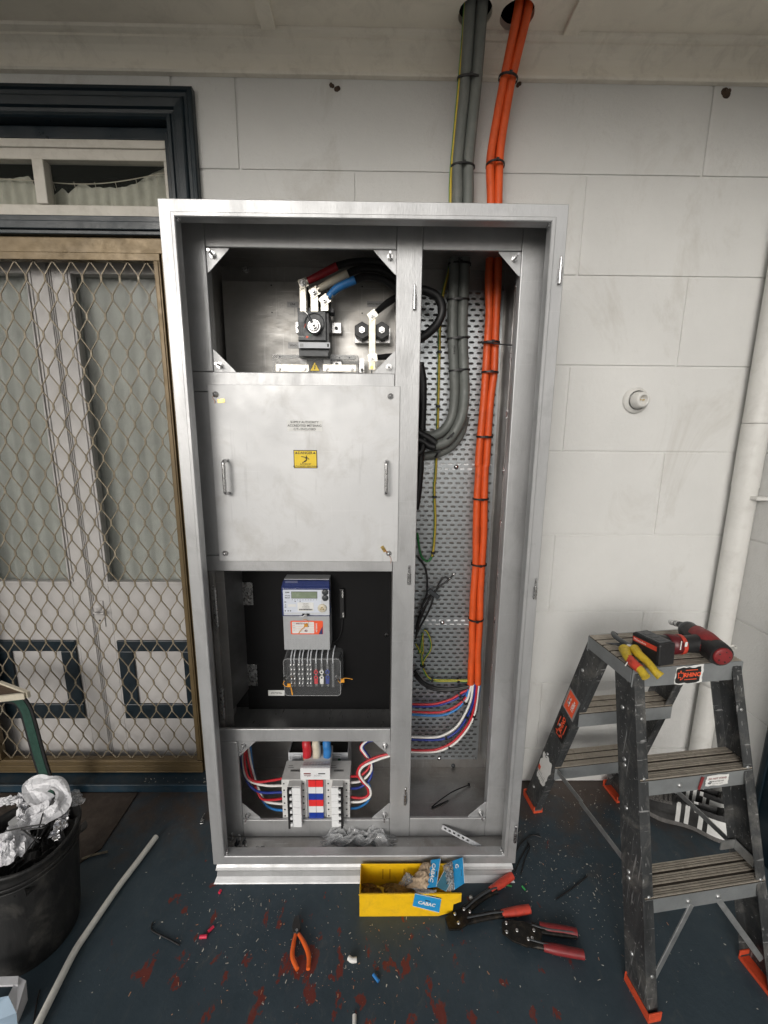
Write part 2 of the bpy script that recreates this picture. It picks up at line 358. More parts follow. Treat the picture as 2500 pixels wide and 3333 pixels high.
b.box(-2.6, 1.6, CEY, WY+.35, CZ+.26, CZ+.27, 1); b.box(-2.6, 1.6, CEY-.02, CEY, CZ, CZ+.27, 0); b.box(-2.6, 1.6, WY+.36, WY+.37, 0, CZ+.27, 1); b.box(-2.62, -2.601, CEY, WY+.35, CZ+.021, CZ+.27, 1); b.box(1.601, 1.62, CEY, WY+.35, CZ+.021, CZ+.27, 1)  # unseen dark box added over the ceiling keeps sky light out of the holes
ce = b.build('ceiling', [M_CEIL, M_UNLIT]); struct(ce)
# ceiling battens
for i, (xa, xb, lab) in enumerate(((c('Z',827,0,z=CZ).x, c('Z',886,0,z=CZ).x, 'narrow cream ceiling batten running over the left half of the steel cabinet'), (c('Z',1878,0,z=CZ).x, c('Z',1938,0,z=CZ).x, 'narrow cream ceiling batten right of the orange cable hole'))):
    pa = [c('Z',827,0,z=CZ), c('Z',859,109,z=CZ)] if i == 0 else [c('Z',1878,0,z=CZ), c('Z',1819,136,z=CZ)]
    xx = (pa[0].x+pa[1].x)/2
    b = MB(); b.box(xx, xx+.043, CEY+.005, .338, CZ-.013, CZ-.0005)
    tag(b.build('ceiling_batten', M_CEIL, bevel=.0015), lab, 'ceiling batten', 'ceiling battens')
# cornice (scotia)
prof = [(.40,2.562),(.384,2.562),(.380,2.567),(.381,2.576),(.388,2.578),(.388,2.584),(.386,2.597),(.381,2.611),(.372,2.622),(.361,2.629),(.357,2.631),(.357,2.637),(.349,2.639),(.341,2.642),(.339,2.6495),(.40,2.6495)]
b = MB(); n = len(prof)
vs = [(x, y, z) for x in (-2.6, RW) for y, z in prof]
b.add(vs, [(k, (k+1) % n, (k+1) % n+n, k+n) for k in range(n)]); 
tag(b.build('cornice', M_CORN), 'cream moulded cornice between the block wall and the ceiling', 'cornice')
# block walls
ZL = [-.14, .165, .472, .785, 1.097, 1.411, 1.7125, 2.005, 2.308, 2.568, 2.70]
def courses(b, a0, a1, z0, z1, put, offA, offB, skip=None):
    for i in range(len(ZL)-1):
        zz0, zz1 = max(ZL[i], z0), min(ZL[i+1], z1)
        if zz1-zz0 < .004: continue
        off = offA if i % 2 == 0 else offB
        k0 = math.floor((a0-off)/.7555); xs = [a0]+[off+.7555*k for k in range(k0, k0+8) if a0+.01 < off+.7555*k < a1-.01]+[a1]
        for p, q in zip(xs, xs[1:]): put(b, p, q, zz0, zz1)
G = .0032
def put_back(b, p, q, z0, z1):
    b.box(p+G, q-G, WY+random.uniform(0, .0006), WY+.02, z0+G, z1-G)
b = MB()
courses(b, -.62, RW, 0, CZ, put_back, 1.093, .712)
courses(b, -2.6, -.62, 2.50, CZ, put_back, 1.093, .712)
b2 = MB(); b2.box(-.62, RW, WY+.0045, WY+.12, 0, CZ, 0); b2.box(-2.6, -.62, WY+.0045, WY+.12, 2.50, CZ, 0); b2.box(-2.6, -1.66, WY+.0045, WY+.12, 0, 2.5)
w1 = thing('back_wall', 'painted white concrete block wall behind the steel cabinet', 'wall')
b.build('block_face', M_WALL, w1, bevel=.0018); b2.build('mortar', M_WALL, w1)
# wear marks, mud nests and hooks on that wall
def blot(px, py, r, y=WY, name='mud_nest', lab='', flat=.5, seed=0):
    p = c('Z', px, py, y=y); rr = random.Random(seed); b = MB()
    for k in range(5):
        q = p+V3((rr.uniform(-r, r)*.5, -.001, rr.uniform(-r, r)*.5)); s = r*rr.uniform(.5, .9)
        b.lathe([(-.002, s), (s*flat*.6, s*.8), (s*flat, s*.4), (s*flat*1.1, 0.0005)], q, (0,-1,0), 9)
    return tag(b.build(name, M_MUD), lab, 'insect nest')
blot(2364, 305, .015, lab='round brown mud nest high on the wall at right', seed=2)
blot(1080, 280, .008, lab='broken brown insect nest under the cornice left of the grey cables', seed=3)
blot(1098, 290, .008, lab='small crumb of brown nest beside the broken nest under the cornice', seed=5)
blot(1688, 275, .008, lab='small dark mud nest just right of the orange cables under the cornice', seed=4)
# right wall
def put_right(b, p, q, z0, z1): b.box(RW+random.uniform(0, .0006), RW+.02, p+G, q-G, z0+G, z1-G)
b = MB(); courses(b, -1.6, WY, 0, CZ, put_right, .05, -.30)
b2 = MB(); b2.box(RW+.0045, RW+.15, -1.6, WY+.12, 0, CZ)
w2 = thing('side_wall', 'painted white block side wall at the right edge behind the downpipe', 'wall')
b.build('block_face', M_WALL, w2, bevel=.0018); b2.build('mortar', M_WALL, w2)
# navy door trim on the right wall
yt = c('Z', 2479, 2550, x=RW).y
b = MB(); b.box(RW-.022, RW+.001, yt-.11, yt, 0, 2.1); b.box(RW-.030, RW-.0222, yt-.03, yt-.01, 0, 2.1)
tag(b.build('door_trim', M_NAVY, bevel=.003), 'dark navy painted door trim on the side wall at the right edge', 'door trim')
# ------------------------------------------------------------------ doorway
dw = thing('doorway', 'navy painted door surround with a glazed transom left of the steel cabinet', 'door frame')
prof = [(0,.401),(0,.379),(.003,.375),(.013,.373),(.017,.379),(.027,.380),(.031,.374),(.036,.372),(.058,.374),(.062,.382),(.071,.383),(.075,.378),(.084,.377),(.088,.382),(.088,.47)]
b = MB(); OX, OZ = -.548, 2.522
vs = []; n = len(prof)
for d, y in prof: vs.append((OX-d, y, 0.041))
for d, y in prof: vs.append((OX-d, y, OZ-d))
for d, y in prof: vs.append((-2.3, y, OZ-d))
b.add(vs, [(i+j*n, i+1+j*n, i+1+(j+1)*n, i+(j+1)*n) for j in (0, 1) for i in range(n-1)])
b.build('architrave', M_NAVY, dw)
b = MB(); b.box(-2.3, -.64, .398, .47, 2.1115, 2.169); b.box(-2.3, -.64, .390, .3979, 2.124, 2.150)
b.box(-.66, -.636, .41, .47, 0.041, 2.42); b.box(-2.3, -.64, .415, .47, 2.3975, 2.4335)
b.build('transom_bar', M_NAVY, dw, bevel=.003)
# transom sash
sa = MB()
ys0, ys1 = .42, .45
sa.box(-2.2, -.658, ys0, ys1, 2.3405, 2.3965); sa.box(-2.2, -.658, ys0, ys1, 2.170, 2.2095); sa.box(-.673, -.6581, ys0, ys1, 2.2096, 2.3404)
sa.box(-1.097, -1.060, ys0-.006, ys1, 2.2096, 2.3404); sa.box(-1.52, -1.483, ys0-.006, ys1, 2.2096, 2.3404)
sa.box(-2.2, -.658, ys0-.006, ys0-.0005, 2.372, 2.3965)
sh = sa.build('transom_sash', M_SASH, dw, bevel=.003)
b = MB(); b.box(-2.2, -.66, .438, .441, 2.2, 2.35); b.build('pane', M_GLASS, sh)
def curtain(name, x0, x1, y, ztop, zbot, amp, wl, parent, m, ragged=0):
    b = MB(); n = int((x1-x0)/.006); vs = []
    r = random.Random(3); ph = 0
    for i in range(n+1):
        x = x0+(x1-x0)*i/n; ph += wl*r.uniform(.6, 1.4)
        yy = y+amp*math.sin(ph); zt = ztop(x) if callable(ztop) else ztop
        zt += ragged*math.sin(ph*1.0)+ragged*r.uniform(-.3, .3)
        vs += [(x, yy*1.0, zbot), (x+.002*math.sin(ph*.3), y+amp*.8*math.sin(ph), zbot+(zt-zbot)*.6), (x, y+amp*.5*math.sin(ph), zt)]
    b.add(vs, [(3*i+j, 3*i+3+j, 3*i+4+j, 3*i+1+j) for i in range(n) for j in (0, 1)], 0, True)
    return b.build(name, m, parent)
def zc(x):
    pts = [(-1.8, 2.31), (-1.3, 2.305), (-1.2, 2.315), (-1.16, 2.322), (-1.12, 2.265), (-1.10, 2.25), (-1.05, 2.285), (-1.03, 2.27), (-.985, 2.303), (-.95, 2.290), (-.85, 2.290), (-.80, 2.302), (-.75, 2.330), (-.70, 2.350), (-.6, 2.355)]
    for (a, za), (b_, zb) in zip(pts, pts[1:]):
        if a <= x <= b_: return za+(zb-za)*(x-a)/(b_-a)
    return 2.27
curtain('curtain', -1.7, -.655, .475, zc, 2.16, .006, 1.0, dw, M_CURT, .003)
b = MB(); b.tube([(-1.7, .463, 2.30), (-1.25, .463, 2.305), (-1.0, .463, 2.293), (-.85, .463, 2.302), (-.665, .463, 2.335)], .0016, 6)
for k in range(8):
    x = -.72-.07*k; b.cyl((x, .463, 2.30+(.03*max(0, (x+.85)/.19))), (x+.002, .468, 2.275+.03*max(0, (x+.85)/.19)), .0009, seg=5)
b.tube([V3((-.70+.010*math.cos(a), .46, 2.225+.010*math.sin(a))) for a in [k*.55 for k in range(11)]], .0012, 6)
b.tube([(-.708,.46,2.242),(-.697,.46,2.24),(-.694,.46,2.25)], .0012, 6); b.build('curtain_wire', M_CREAM, dw)
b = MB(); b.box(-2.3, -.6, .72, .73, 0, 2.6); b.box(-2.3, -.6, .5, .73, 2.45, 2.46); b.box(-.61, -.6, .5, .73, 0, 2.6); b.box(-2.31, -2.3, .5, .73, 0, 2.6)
b.build('unlit_room_box', M_UNLIT, dw)  # near-black box painted for the unlit room behind the doors
# sill
b = MB(); b.box(-2.3, -.56, .347, .47, .0005, .038); b.box(-2.3, -.56, .343, .352, .030, .0405)
b.build('door_sill', mat('navy_sill', (.009,.028,.045), .45, 0, .2, 12, .3, 60, None, (.06,.06,.055), .5, 15), dw, bevel=.002)
# inner french doors
fd = thing('french_doors', 'pale painted french doors with curtained glass and navy edged lower panels behind the mesh', 'door')
DY = .48; CX = -1.138
for sgn in (1, -1):
    b = MB()
    xi = CX+sgn*.0015                    # meeting edge
    xg0, xg1 = CX+sgn*.074, CX+sgn*.42; xo = CX+sgn*.50
    def bx(xa, xb, y0, y1, z0, z1, m=0): b.box(min(xa, xb), max(xa, xb), y0, y1, z0, z1, m)
    bx(xi, xg0, DY, DY+.035, .045, 2.10); bx(xg1, xo, DY, DY+.035, .045, 2.10)
    bx(xg0, xg1, DY, DY+.035, .045, .868); bx(xg0, xg1, DY, DY+.035, 2.02, 2.10)
    bx(CX+sgn*.062, CX+sgn*.067, DY-.004, DY, .87, 2.05); bx(CX+sgn*.005, CX+sgn*.009, DY-.004, DY, .05, 2.09)
    bx(xg0, xg0+sgn*.006, DY-.006, DY+.01, .868, 2.02, 0); bx(xg0, xg1, DY-.006, DY+.01, .862, .8715, 0)
    leaf = b.build('door_leaf', M_DOORP, fd, bevel=.002)
    b = MB(); bx(xg0, xg1, DY+.014, DY+.017, .868, 2.02); b.build('glass', M_GLASS, leaf)
    b = MB(); q0, q1, r0, r1 = CX+sgn*.086, CX+sgn*.423, CX+sgn*.150, CX+sgn*.357
    bx(q0, q1, DY-.010, DY-.0005, .5665, .6153); bx(q0, q1, DY-.010, DY-.0005, .2503, .3203); bx(q0, r0, DY-.010, DY-.0005, .3204, .5664); bx(r1, q1, DY-.010, DY-.0005, .3204, .5664)
    b.build('panel_moulding', M_NAVY, leaf, bevel=.003)
curtain('lace_curtain', -1.70, -.62, .535, 2.05, .80, .007, .55, fd, mat('lace', (.36,.375,.345), .9, 0, .1, 20))
b = MB(); p = c('S', 760, 660, y=DY-.004); b.lathe([(0,.016),(.006,.016),(.010,.012),(.012,.002)], p+V3((0,.004,0)), (0,-1,0), 16)
b.box(p.x-.018, p.x+.02, DY-.005, DY-.0002, p.z-.085, p.z+.03); b.tube([p+V3((-.012,-.012,-.015)), p+V3((.01,-.022,-.018)), p+V3((.034,-.02,-.014))], .005, 8)
b.cyl((p.x, DY-.006, p.z-.055), (p.x, DY-.0052, p.z-.055), .004, seg=10, m=1)
b.build('door_handle', [M_DOORP, M_BLK], fd, bevel=.001)
# screen door
sd_ = thing('screen_door', 'bronze aluminium security screen door with diamond mesh left of the cabinet', 'screen door')
b = MB(); SY = .42
b.box(-1.68, -.655, SY-.006, SY+.03, 2.062, 2.1110); b.box(-.7035, -.6551, SY-.006, SY+.03, .041, 2.0618); b.box(-1.68, -1.59, SY-.006, SY+.03, .041, 2.0618)
b.build('outer_frame', M_GOLD, sd_, bevel=.002)
b = MB()
for (x0, x1, z0, z1) in ((-1.5885, -.7055, 2.0372, 2.0605), (-.7275, -.7055, .0872, 2.0370), (-1.5885, -1.55, .0872, 2.0370), (-1.5885, -.7055, .0425, .1020)):
    b.box(x0, x1, SY-.014, SY+.012, z0, z1)
b.box(-1.5885, -.7055, SY-.018, SY-.0142, .092, .099); b.box(-1.5885, -.7055, SY-.018, SY-.0142, .066, .078); b.box(-1.5885, -.7055, SY-.018, SY-.0142, .044, .050)
b.box(-.7235, -.7105, SY-.017, SY-.0142, .104, 2.036)
b.build('door_frame', M_GOLD, sd_, bevel=.0015)
# diamond mesh: measured pitch
b = MB(); PX, PZ = .0667, .0715
x0m, x1m, z0m, z1m = -1.552, -.7265, .100, 2.040
def clipbar(p, q, w, t):
    p, q = V3(p), V3(q)
    for ax, lo, hi in ((0, x0m, x1m), (2, z0m, z1m)):
        if max(p[ax], q[ax]) <= lo or min(p[ax], q[ax]) >= hi: return
        for A, B in ((p, q), (q, p)):
            if A[ax] < lo: A += (B-A)*((lo-A[ax])/(B[ax]-A[ax]))
            if A[ax] > hi: A += (B-A)*((hi-A[ax])/(B[ax]-A[ax]))
    if (p-q).length > .002: b.bar(p, q, w, t, (0,1,0))
PX, PZ = .0636, .0611
for r_ in range(-17, 18):
    zc_ = 1.0685+r_*PZ; off = (r_ % 2)*PX/2
    for k in range(-2, 14):
        x = -.7575-k*PX-off; wob = .0012*math.sin(k*3.1+r_*1.7)
        clipbar((x+wob, SY, zc_-.0088), (x, SY, zc_+.0088), .0066, .003)
        clipbar((x, SY, zc_+.0080), (x-PX/2, SY, zc_+PZ-.0080), .0035, .0028)
        clipbar((x, SY, zc_+.0080), (x+PX/2, SY, zc_+PZ-.0080), .0035, .0028)
b.build('mesh', M_MESH, sd_)
# ================================================================== STEEL CABINET
cb = thing('switchboard_cabinet', 'tall open aluminium switchboard cabinet standing against the block wall', 'switchboard cabinet', (0, .2, 0))
ZT, ZB = 2.024, .069
# shell
b = MB()
b.box(-.4985, -.4965, .0205, .396, ZB+.004, ZT-.004); b.box(.4965, .4985, .0205, .396, ZB+.004, ZT-.004)
b.box(-.4964, .4964, .394, .396, ZB+.0045, ZT-.004)
b.box(-.4964, .4964, .0205, .3935, ZB+.004, ZB+.006)
b.box(-.4964, .4964, .0205, .3935, ZT-.006, ZT-.004)
b.build('shell', M_ALUI, cb)
# front flange ring with its raised lip
prof = [(.0, .020), (.0, .0015), (.0015, 0), (.0295, 0), (.0315, -.002), (.0318, -.007), (.0335, -.0085), (.0405, -.0085), (.0425, -.0065), (.043, .0), (.043, .022), (.041, .022), (.041, .0)]
b = MB(); n = len(prof); vs = []
for sx, sz in ((-1, 1), (1, 1), (1, 0), (-1, 0)):
    for d, y in prof: vs.append((sx*(.5-d), y, (ZT-d) if sz else (ZB+d)))
b.add(vs, [(j*n+i, j*n+i+1, ((j+1) % 4)*n+i+1, ((j+1) % 4)*n+i) for j in range(4) for i in range(n-1)])
b.build('front_flange', M_ALU, cb)
for sx in (-1, 1):
    for z in (ZT-.045, ZB+.045):     # weld blobs in the corners
        b = MB(); r_ = random.Random(int(sx*10+z*100))
        for k in range(7):
            q = V3((sx*(.456-r_.uniform(0, .006)), -.002+r_.uniform(0, .01), z+r_.uniform(-.006, .006))); b.lathe([(-.004,.0005),(-.002,.0035),(.002,.0035),(.004,.0005)], q, (0,1,0), 7)
        b.build('weld', M_ZINC, cb)
# plinth
prof = [(.012, .0685), (.012, .058), (.006, .050), (.003, .042), (.006, .036), (.009, .030), (.006, .014), (-.006, .003), (-.008, .0005), (.02, .0005)]
b = MB(); n = len(prof)
vs = [(x+s*(-.4*(y-.012)), y, z) for s, x in ((-1, -.492), (1, .492)) for y, z in prof]
vs = [(x, y, z) for x, y, z in vs]
b.add(vs, [(k, k+1, k+1+n, k+n) for k in range(n-1)], 0)
for s, x in ((-1, -.492), (1, .492)):
    b.add([(x+s*(-.4*(y-.012)), y, z) for y, z in prof]+[(x-s*.004*0, .38, .0685), (x, .38, .0005)], [tuple(range(n))+(n+1, n)] if s > 0 else [tuple(reversed(tuple(range(n))+(n+1, n)))], 0)
b.build('plinth', M_ALU, cb)
# inner frame
IY = .09
def bar_(name, x0, x1, z0, z1, y0=IY, d=.010, m=M_ALU, par=None):
    b = MB(); b.box(x0, x1, y0, y0+d, z0, z1); return b.build(name, m, par or cb, bevel=.0022)
g = .0009
bar_('post', -.496, -.4275, 1.638, 2.0175); bar_('post', .083, .1528, .0755, 2.0175); bar_('post', .420, .496, .0755, 2.0175)
bar_('post', -.496, -.4295, .0755, .4545)
bar_('rail', -.4275+g, .083-g, 1.955, 2.0175); bar_('rail', .1528+g, .42-g, 1.955, 2.0175)
bar_('rail', -.496, .083-g, 1.5835, 1.637); bar_('rail', -.496, .083-g, 1.052, 1.1005); bar_('rail', -.496, .083-g, .4555, .5025)
bar_('rail', -.4295+g, .083-g, .0755, .1445); bar_('rail', .1528+g, .42-g, .0755, .150)
bar_('post', -.496, -.43, 1.1015, 1.5825, .0925, .008)
b = MB(); b.box(.0835, .086, .1005, .135, .0755, 2.0175); b.box(.1500, .1525, .1005, .135, .0755, 2.0175); b.box(-.430, -.4278, .1005, .125, 1.638, 2.0175); b.box(.4202, .4225, .1005, .125, .0755, 2.0175); b.build('post_return', M_ALU, cb)
# gussets with studs
def gusset(x, z, sx, sz, s=.062):
    b = MB(); y = IY+.006
    pts = [(x, z), (x+sx*s, z), (x+sx*(s-.004), z+sz*.006), (x+sx*.006, z+sz*(s-.004)), (x, z+sz*s)]
    if sx*sz > 0: pts = pts[::-1]
    b.add([(p[0], y, p[1]) for p in pts]+[(p[0], y+.003, p[1]) for p in pts], [tuple(range(5)), tuple(range(9, 4, -1))]+[(i, i+5, (i+1) % 5+5, (i+1) % 5) for i in range(5)])
    gp = b.build('gusset', M_ALU, cb, bevel=.0008)
    b = MB(); p = V3((x+sx*.018, y, z+sz*.018)); b.cyl(p+V3((0,-.0005,0)), p+V3((0,-.004,0)), .0085, seg=14); b.cyl(p+V3((0,-.004,0)), p+V3((0,-.010,0)), .0075, seg=6)
    b.cyl(p+V3((0,-.010,0)), p+V3((.0,-.034,0)), .0036, seg=8)
    b.build('stud', M_ZINC, gp)
for x, z, sx, sz in ((-.4275,1.955,1,-1),(.083,1.955,-1,-1),(-.4275,1.637,1,1),(.083,1.637,-1,1),(-.4295,.4555,1,-1),(.083,.4555,-1,-1),(-.4295,.1445,1,1),(.083,.1445,-1,1),(.42,1.955,-1,-1),(.42,.15,-1,1)):
    gusset(x, z, sx, sz)
# partitions
b = MB(); b.box(-.4955, .12, .125, .3925, 1.6005, 1.603); b.build('shelf', M_ALUI, cb)
b = MB(); b.box(-.4955, .12, .125, .3925, 1.074, 1.076); b.build('shelf', M_ALUI, cb)
b = MB(); b.box(-.4955, .10, .125, .3925, .456, .4585); b.build('shelf', mat('shelf_metal', (.26,.26,.26), .35, .7, .15, 6, stretch=(5,1,1)), cb)
b = MB(); b.box(.084, .086, .125, .27, .4595, 1.0735); b.box(-.4955, .0835, .262, .264, .4595, 1.0735, 1); b.build('compartment_wall', [M_ALUI, M_BLK], cb)
b = MB(); b.box(.118, .1195, .30, .39, .08, 1.96); b.build('divider', M_ALUI, cb)
# mounting plate behind the isolator
b = MB(); b.box(-.488, .112, .3705, .3725, 1.612, 1.966)
for q in ((122,290),(130,615),(1213,305),(1213,625)):
    p = c('B', *q, y=.37); b.cyl(p, p+V3((0,-.0006,0)), .0025, seg=8, m=1)
mp = b.build('mounting_plate', [M_PLATE, M_BLK], cb, bevel=.0006)
def label_part(name, txts, k, x0, y0, x1, y1, y, parent, face, ink, size, dz=.0006, wd=None, ht=None, gap=1.15, bold=.0001):
    p0 = c(k, x0, y0, y=y); p1 = c(k, x1, y1, y=y); cx, cz = (p0.x+p1.x)/2, (p0.z+p1.z)/2
    W = wd or abs(p1.x-p0.x); H = ht or abs(p1.z-p0.z)
    b = MB(); b.box(cx-W/2, cx+W/2, y-dz, y-.0001, cz-H/2, cz+H/2)
    n = len(txts)
    for i, t in enumerate(txts): b.text(t, (cx, y-dz, cz+((n-1)/2-i)*size*gap), X_, Z_, size, 1, bold=bold)
    return b.build(name, [face, ink], parent)
label_part('label_plate', ['LINE'], 'B', 312, 485, 450, 555, .3700, cb, M_STG, M_INK, .0085)
label_part('label_plate', ['LOAD'], 'B', 322, 972, 452, 1050, .3700, cb, M_STG, M_INK, .0085)
label_part('label_plate', ['SERVICE NEUTRAL'], 'B', 1272, 480, 1475, 550, .3700, cb, M_STG, M_INK, .0068)
# weld nuts on the upper back wall
b = MB()
p = c('A', 553, 515, y=.392); b.cyl(p, p+V3((0,-.006,0)), .011, seg=6); b.cyl(p, p+V3((0,-.012,0)), .005, seg=10); b.build('wall_bolt', M_ZINC, cb)
# cover panel
PY = .0855
b = MB(); b.box(-.4452, .0975, PY, PY+.0025, 1.0855, 1.6025)
cp = b.build('cover_panel', M_ALUC, cb, bevel=.0014)
for q0, q1, tilt in (((262,622),(280,848),1), ((1363,628),(1363,850),0)):
    a, d = c('Q', *q0, y=PY-.028), c('Q', *q1, y=PY-.028); xm_ = (a.x+d.x)/2; zt, zb_ = a.z, d.z
    b = MB(); b.tube([(xm_, PY, zt), (xm_, PY-.018, zt), (xm_, PY-.028, zt-.005), (xm_, PY-.030, zt-.016), (xm_, PY-.030, zb_+.016), (xm_, PY-.028, zb_+.005), (xm_, PY-.018, zb_), (xm_, PY, zb_)], .0050, 12)
    b.build('handle', M_ZINC, cp)
for k_, q in enumerate(((208,172),(1392,186),(275,1248),(1380,1248))):
    p = c('Q', *q, y=PY-.004); p.y = PY
    b = MB(); b.lathe([(0,.0085),(.002,.0085),(.003,.0065),(.008,.0060),(.011,.0035),(.0118,.0004)], p, (0,-1,0), 14); b.build('screw', M_ZINC, cp)
for q, a_, wq in (((248,217), .1, ((200,180),(190,195),(205,215),(205,235))), ((1345,1218), -1.0, ((1372,1240),(1352,1225),(1395,1280),(1392,1315)))):
    p = c('Q', *q, y=PY-.002); u = V3((math.cos(a_), 0, math.sin(a_))); v = V3((-math.sin(a_), 0, math.cos(a_)))
    b = MB(); b.add([p-u*.010-v*.005, p+u*.010-v*.005, p+u*.010+v*.005, p-u*.010+v*.005]+[p-u*.010-v*.005+V3((0,.0015,0)), p+u*.010-v*.005+V3((0,.0015,0)), p+u*.010+v*.005+V3((0,.0015,0)), p-u*.010+v*.005+V3((0,.0015,0))], [(0,1,2,3),(4,7,6,5),(0,4,5,1),(1,5,6,2),(2,6,7,3),(3,7,4,0)])
    b.tube([c('Q', *z, y=PY-.003) for z in wq], .0006, 5, 1)
    b.build('brass_seal', [M_BRASS, M_COPPER], cp)
sup = label_part('label_plate', ['SUPPLY AUTHORITY', 'ACCREDITED METERING', 'C/Ts ENCLOSED'], 'Q', 694, 349, 931, 422, PY, cp, M_STW, M_INK, .0088, gap=1.12)
# danger sign
p0, p1 = c('Q', 737, 549, y=PY), c('Q', 899, 673, y=PY); cx, cz = (p0.x+p1.x)/2, (p0.z+p1.z)/2; W, H = p1.x-p0.x, p0.z-p1.z
b = MB(); y0 = PY-.0006
b.box(cx-W/2, cx+W/2, y0, PY-.0001, cz-H/2, cz+H/2, 1); b.box(cx-W/2+.0022, cx+W/2-.0022, y0-.0003, y0-.00001, cz-H/2+.0022, cz+H/2-.0022, 0)
yy = y0-.0003
b.text('DANGER', (cx, yy, cz+H*.34), X_, Z_, .0105, 1, bold=.0002)
for s in (-1, 1): b.sheet([(cx+s*W*.38-.0042, yy-.0002, cz+H*.30), (cx+s*W*.38+.0042, yy-.0002, cz+H*.30), (cx+s*W*.38, yy-.0002, cz+H*.41)], 1)
def stick(pts, wd):
    for a, d in zip(pts, pts[1:]):
        a, d = V3((cx+a[0]*W, yy-.0003, cz+a[1]*H)), V3((cx+d[0]*W, yy-.0003, cz+d[1]*H)); r = (d-a).normalized().cross(Y_)*wd
        b.sheet([a-r, a+r, d+r, d-r], 1)
stick([(-.18,.15),(-.02,.11),(.04,.02)], .0011); stick([(.03,.14),(.16,-.01)], .0010); stick([(.04,.12),(.05,-.05),(-.05,-.16)], .0016); stick([(.05,-.05),(.0,-.07),(-.14,-.22)], .0012)
b.cyl((cx+.045*W, yy-.0001, cz+.17*H), (cx+.045*W, yy-.0004, cz+.17*H), .0018, seg=10, m=1)
b.text('ACCESS BY', (cx, yy, cz-.27*H), X_, Z_, .0065, 1, bold=.0001); b.text('AUTHORISED PERSONNEL', (cx, yy, cz-.40*H), X_, Z_, .0062, 1, bold=.0001)
b.build('danger_sign', [M_STY, M_STK], cp)
# hinge pins
for x, z0, z1, y in ((.1330,1.8047,1.8691,IY),(.1330,1.0136,1.0755,IY),(.1355,.2145,.2798,IY),(.4885,1.8431,1.9065,0),(.4900,1.005,1.0691,0),(.4895,.1624,.2258,0)):
    b = MB(); zm = z0+(z1-z0)*.58
    b.cyl((x, y-.006, z0), (x, y-.006, zm), .0052, seg=14); b.cyl((x, y-.006, zm), (x, y-.006, z1-.003), .0030, seg=12); b.cyl((x, y-.006, z1-.003), (x, y-.006, z1), .0030, .0008, seg=12)
    b.build('hinge_pin', M_ZINC, cb)
# perforated tray
TX0, TX1, TZ0, TZ1, TY = .108, .455, .1355, 1.9644, .371
b = MB(); pz = .01735; px_ = .0283; sl_, sh_ = .0190, .0080
nr = int((TZ1-TZ0-.012)/pz); 
def slot_cell(b, x0, x1, z0, z1, cx, cz, hw, hh):
    loop = []
    for sx, a0 in ((1, -90), (-1, 90)):
        for k in range(4):
            a = math.radians(a0+60*k); loop.append((cx+sx*0+(hw-hh)*sx+hh*math.cos(a)*(1), cz+hh*math.sin(a)))
    out = []
    for (x, z) in loop:
        out.append((x, z0 if z < cz else z1) if abs(z-cz) > hh*.9 else ((x1 if x > cx else x0), z0 if z < cz else z1))
    L = len(loop)
    v = [(p[0], TY, p[1]) for p in loop]+[(p[0], TY, p[1]) for p in out]+[(p[0], TY+.0045, p[1]) for p in loop]
    f = []
    for k in range(L):
        k2 = (k+1) % L
        if (out[k][0]-out[k2][0])**2+(out[k][1]-out[k2][1])**2 < 1e-12: f.append((k, k2, L+k))
        else: f.append((k, k2, L+k2, L+k))
        f.append((k, k+2*L, k2+2*L, k2))
    b.add(v, f)
for r_ in range(nr):
    z0 = TZ0+.006+r_*pz; z1 = z0+pz; off = (r_ % 2)*px_/2
    xs = [TX0]; x = TX0+.006-off
    while x < TX1-.004:
        a0, a1 = max(x, TX0), min(x+px_, TX1)
        if x >= TX0 and x+px_ <= TX1: slot_cell(b, x, x+px_, z0, z1, x+px_/2, (z0+z1)/2, sl_/2, sh_/2)
        elif a1 > a0: b.add([(a0,TY,z0),(a1,TY,z0),(a1,TY,z1),(a0,TY,z1)], [(0,1,2,3)])
        x += px_
    if x < TX1: b.add([(x,TY,z0),(TX1,TY,z0),(TX1,TY,z1),(x,TY,z1)], [(0,1,2,3)])
b.add([(TX0,TY,TZ0),(TX1,TY,TZ0),(TX1,TY,TZ0+.006),(TX0,TY,TZ0+.006)], [(0,1,2,3)])
b.box(TX1, TX1+.0015, TY, .390, TZ0, TZ1)
tr = b.build('cable_tray', M_GALV, cb)
# brackets behind the tray, painted white for the bright reflection through its slots
for k_, q in enumerate(((600,50),(485,1342))):
    p = c('G', *q, y=TY); b = MB(); b.lathe([(0,.009),(.002,.0085),(.005,.006),(.0065,.001)], (p.x, TY, p.z), (0,-1,0), 12); b.box(.12, .455, .376, .379, p.z-.012, p.z+.012, 1)
    b.build('tray_bolt', [M_ZINC, M_WPL], tr)
p = c('H', 460, 940, y=TY); b = MB(); b.lathe([(0,.009),(.002,.0085),(.005,.006),(.0065,.001)], (p.x, TY, p.z), (0,-1,0), 12)
b.build('tray_bolt', M_ZINC, tr)
b = MB(); b.lathe([(0,.007),(.002,.0065),(.005,.004)], (.4455, TY, p.z), (0,-1,0), 12); b.build('tray_bolt', M_ZINC, tr)
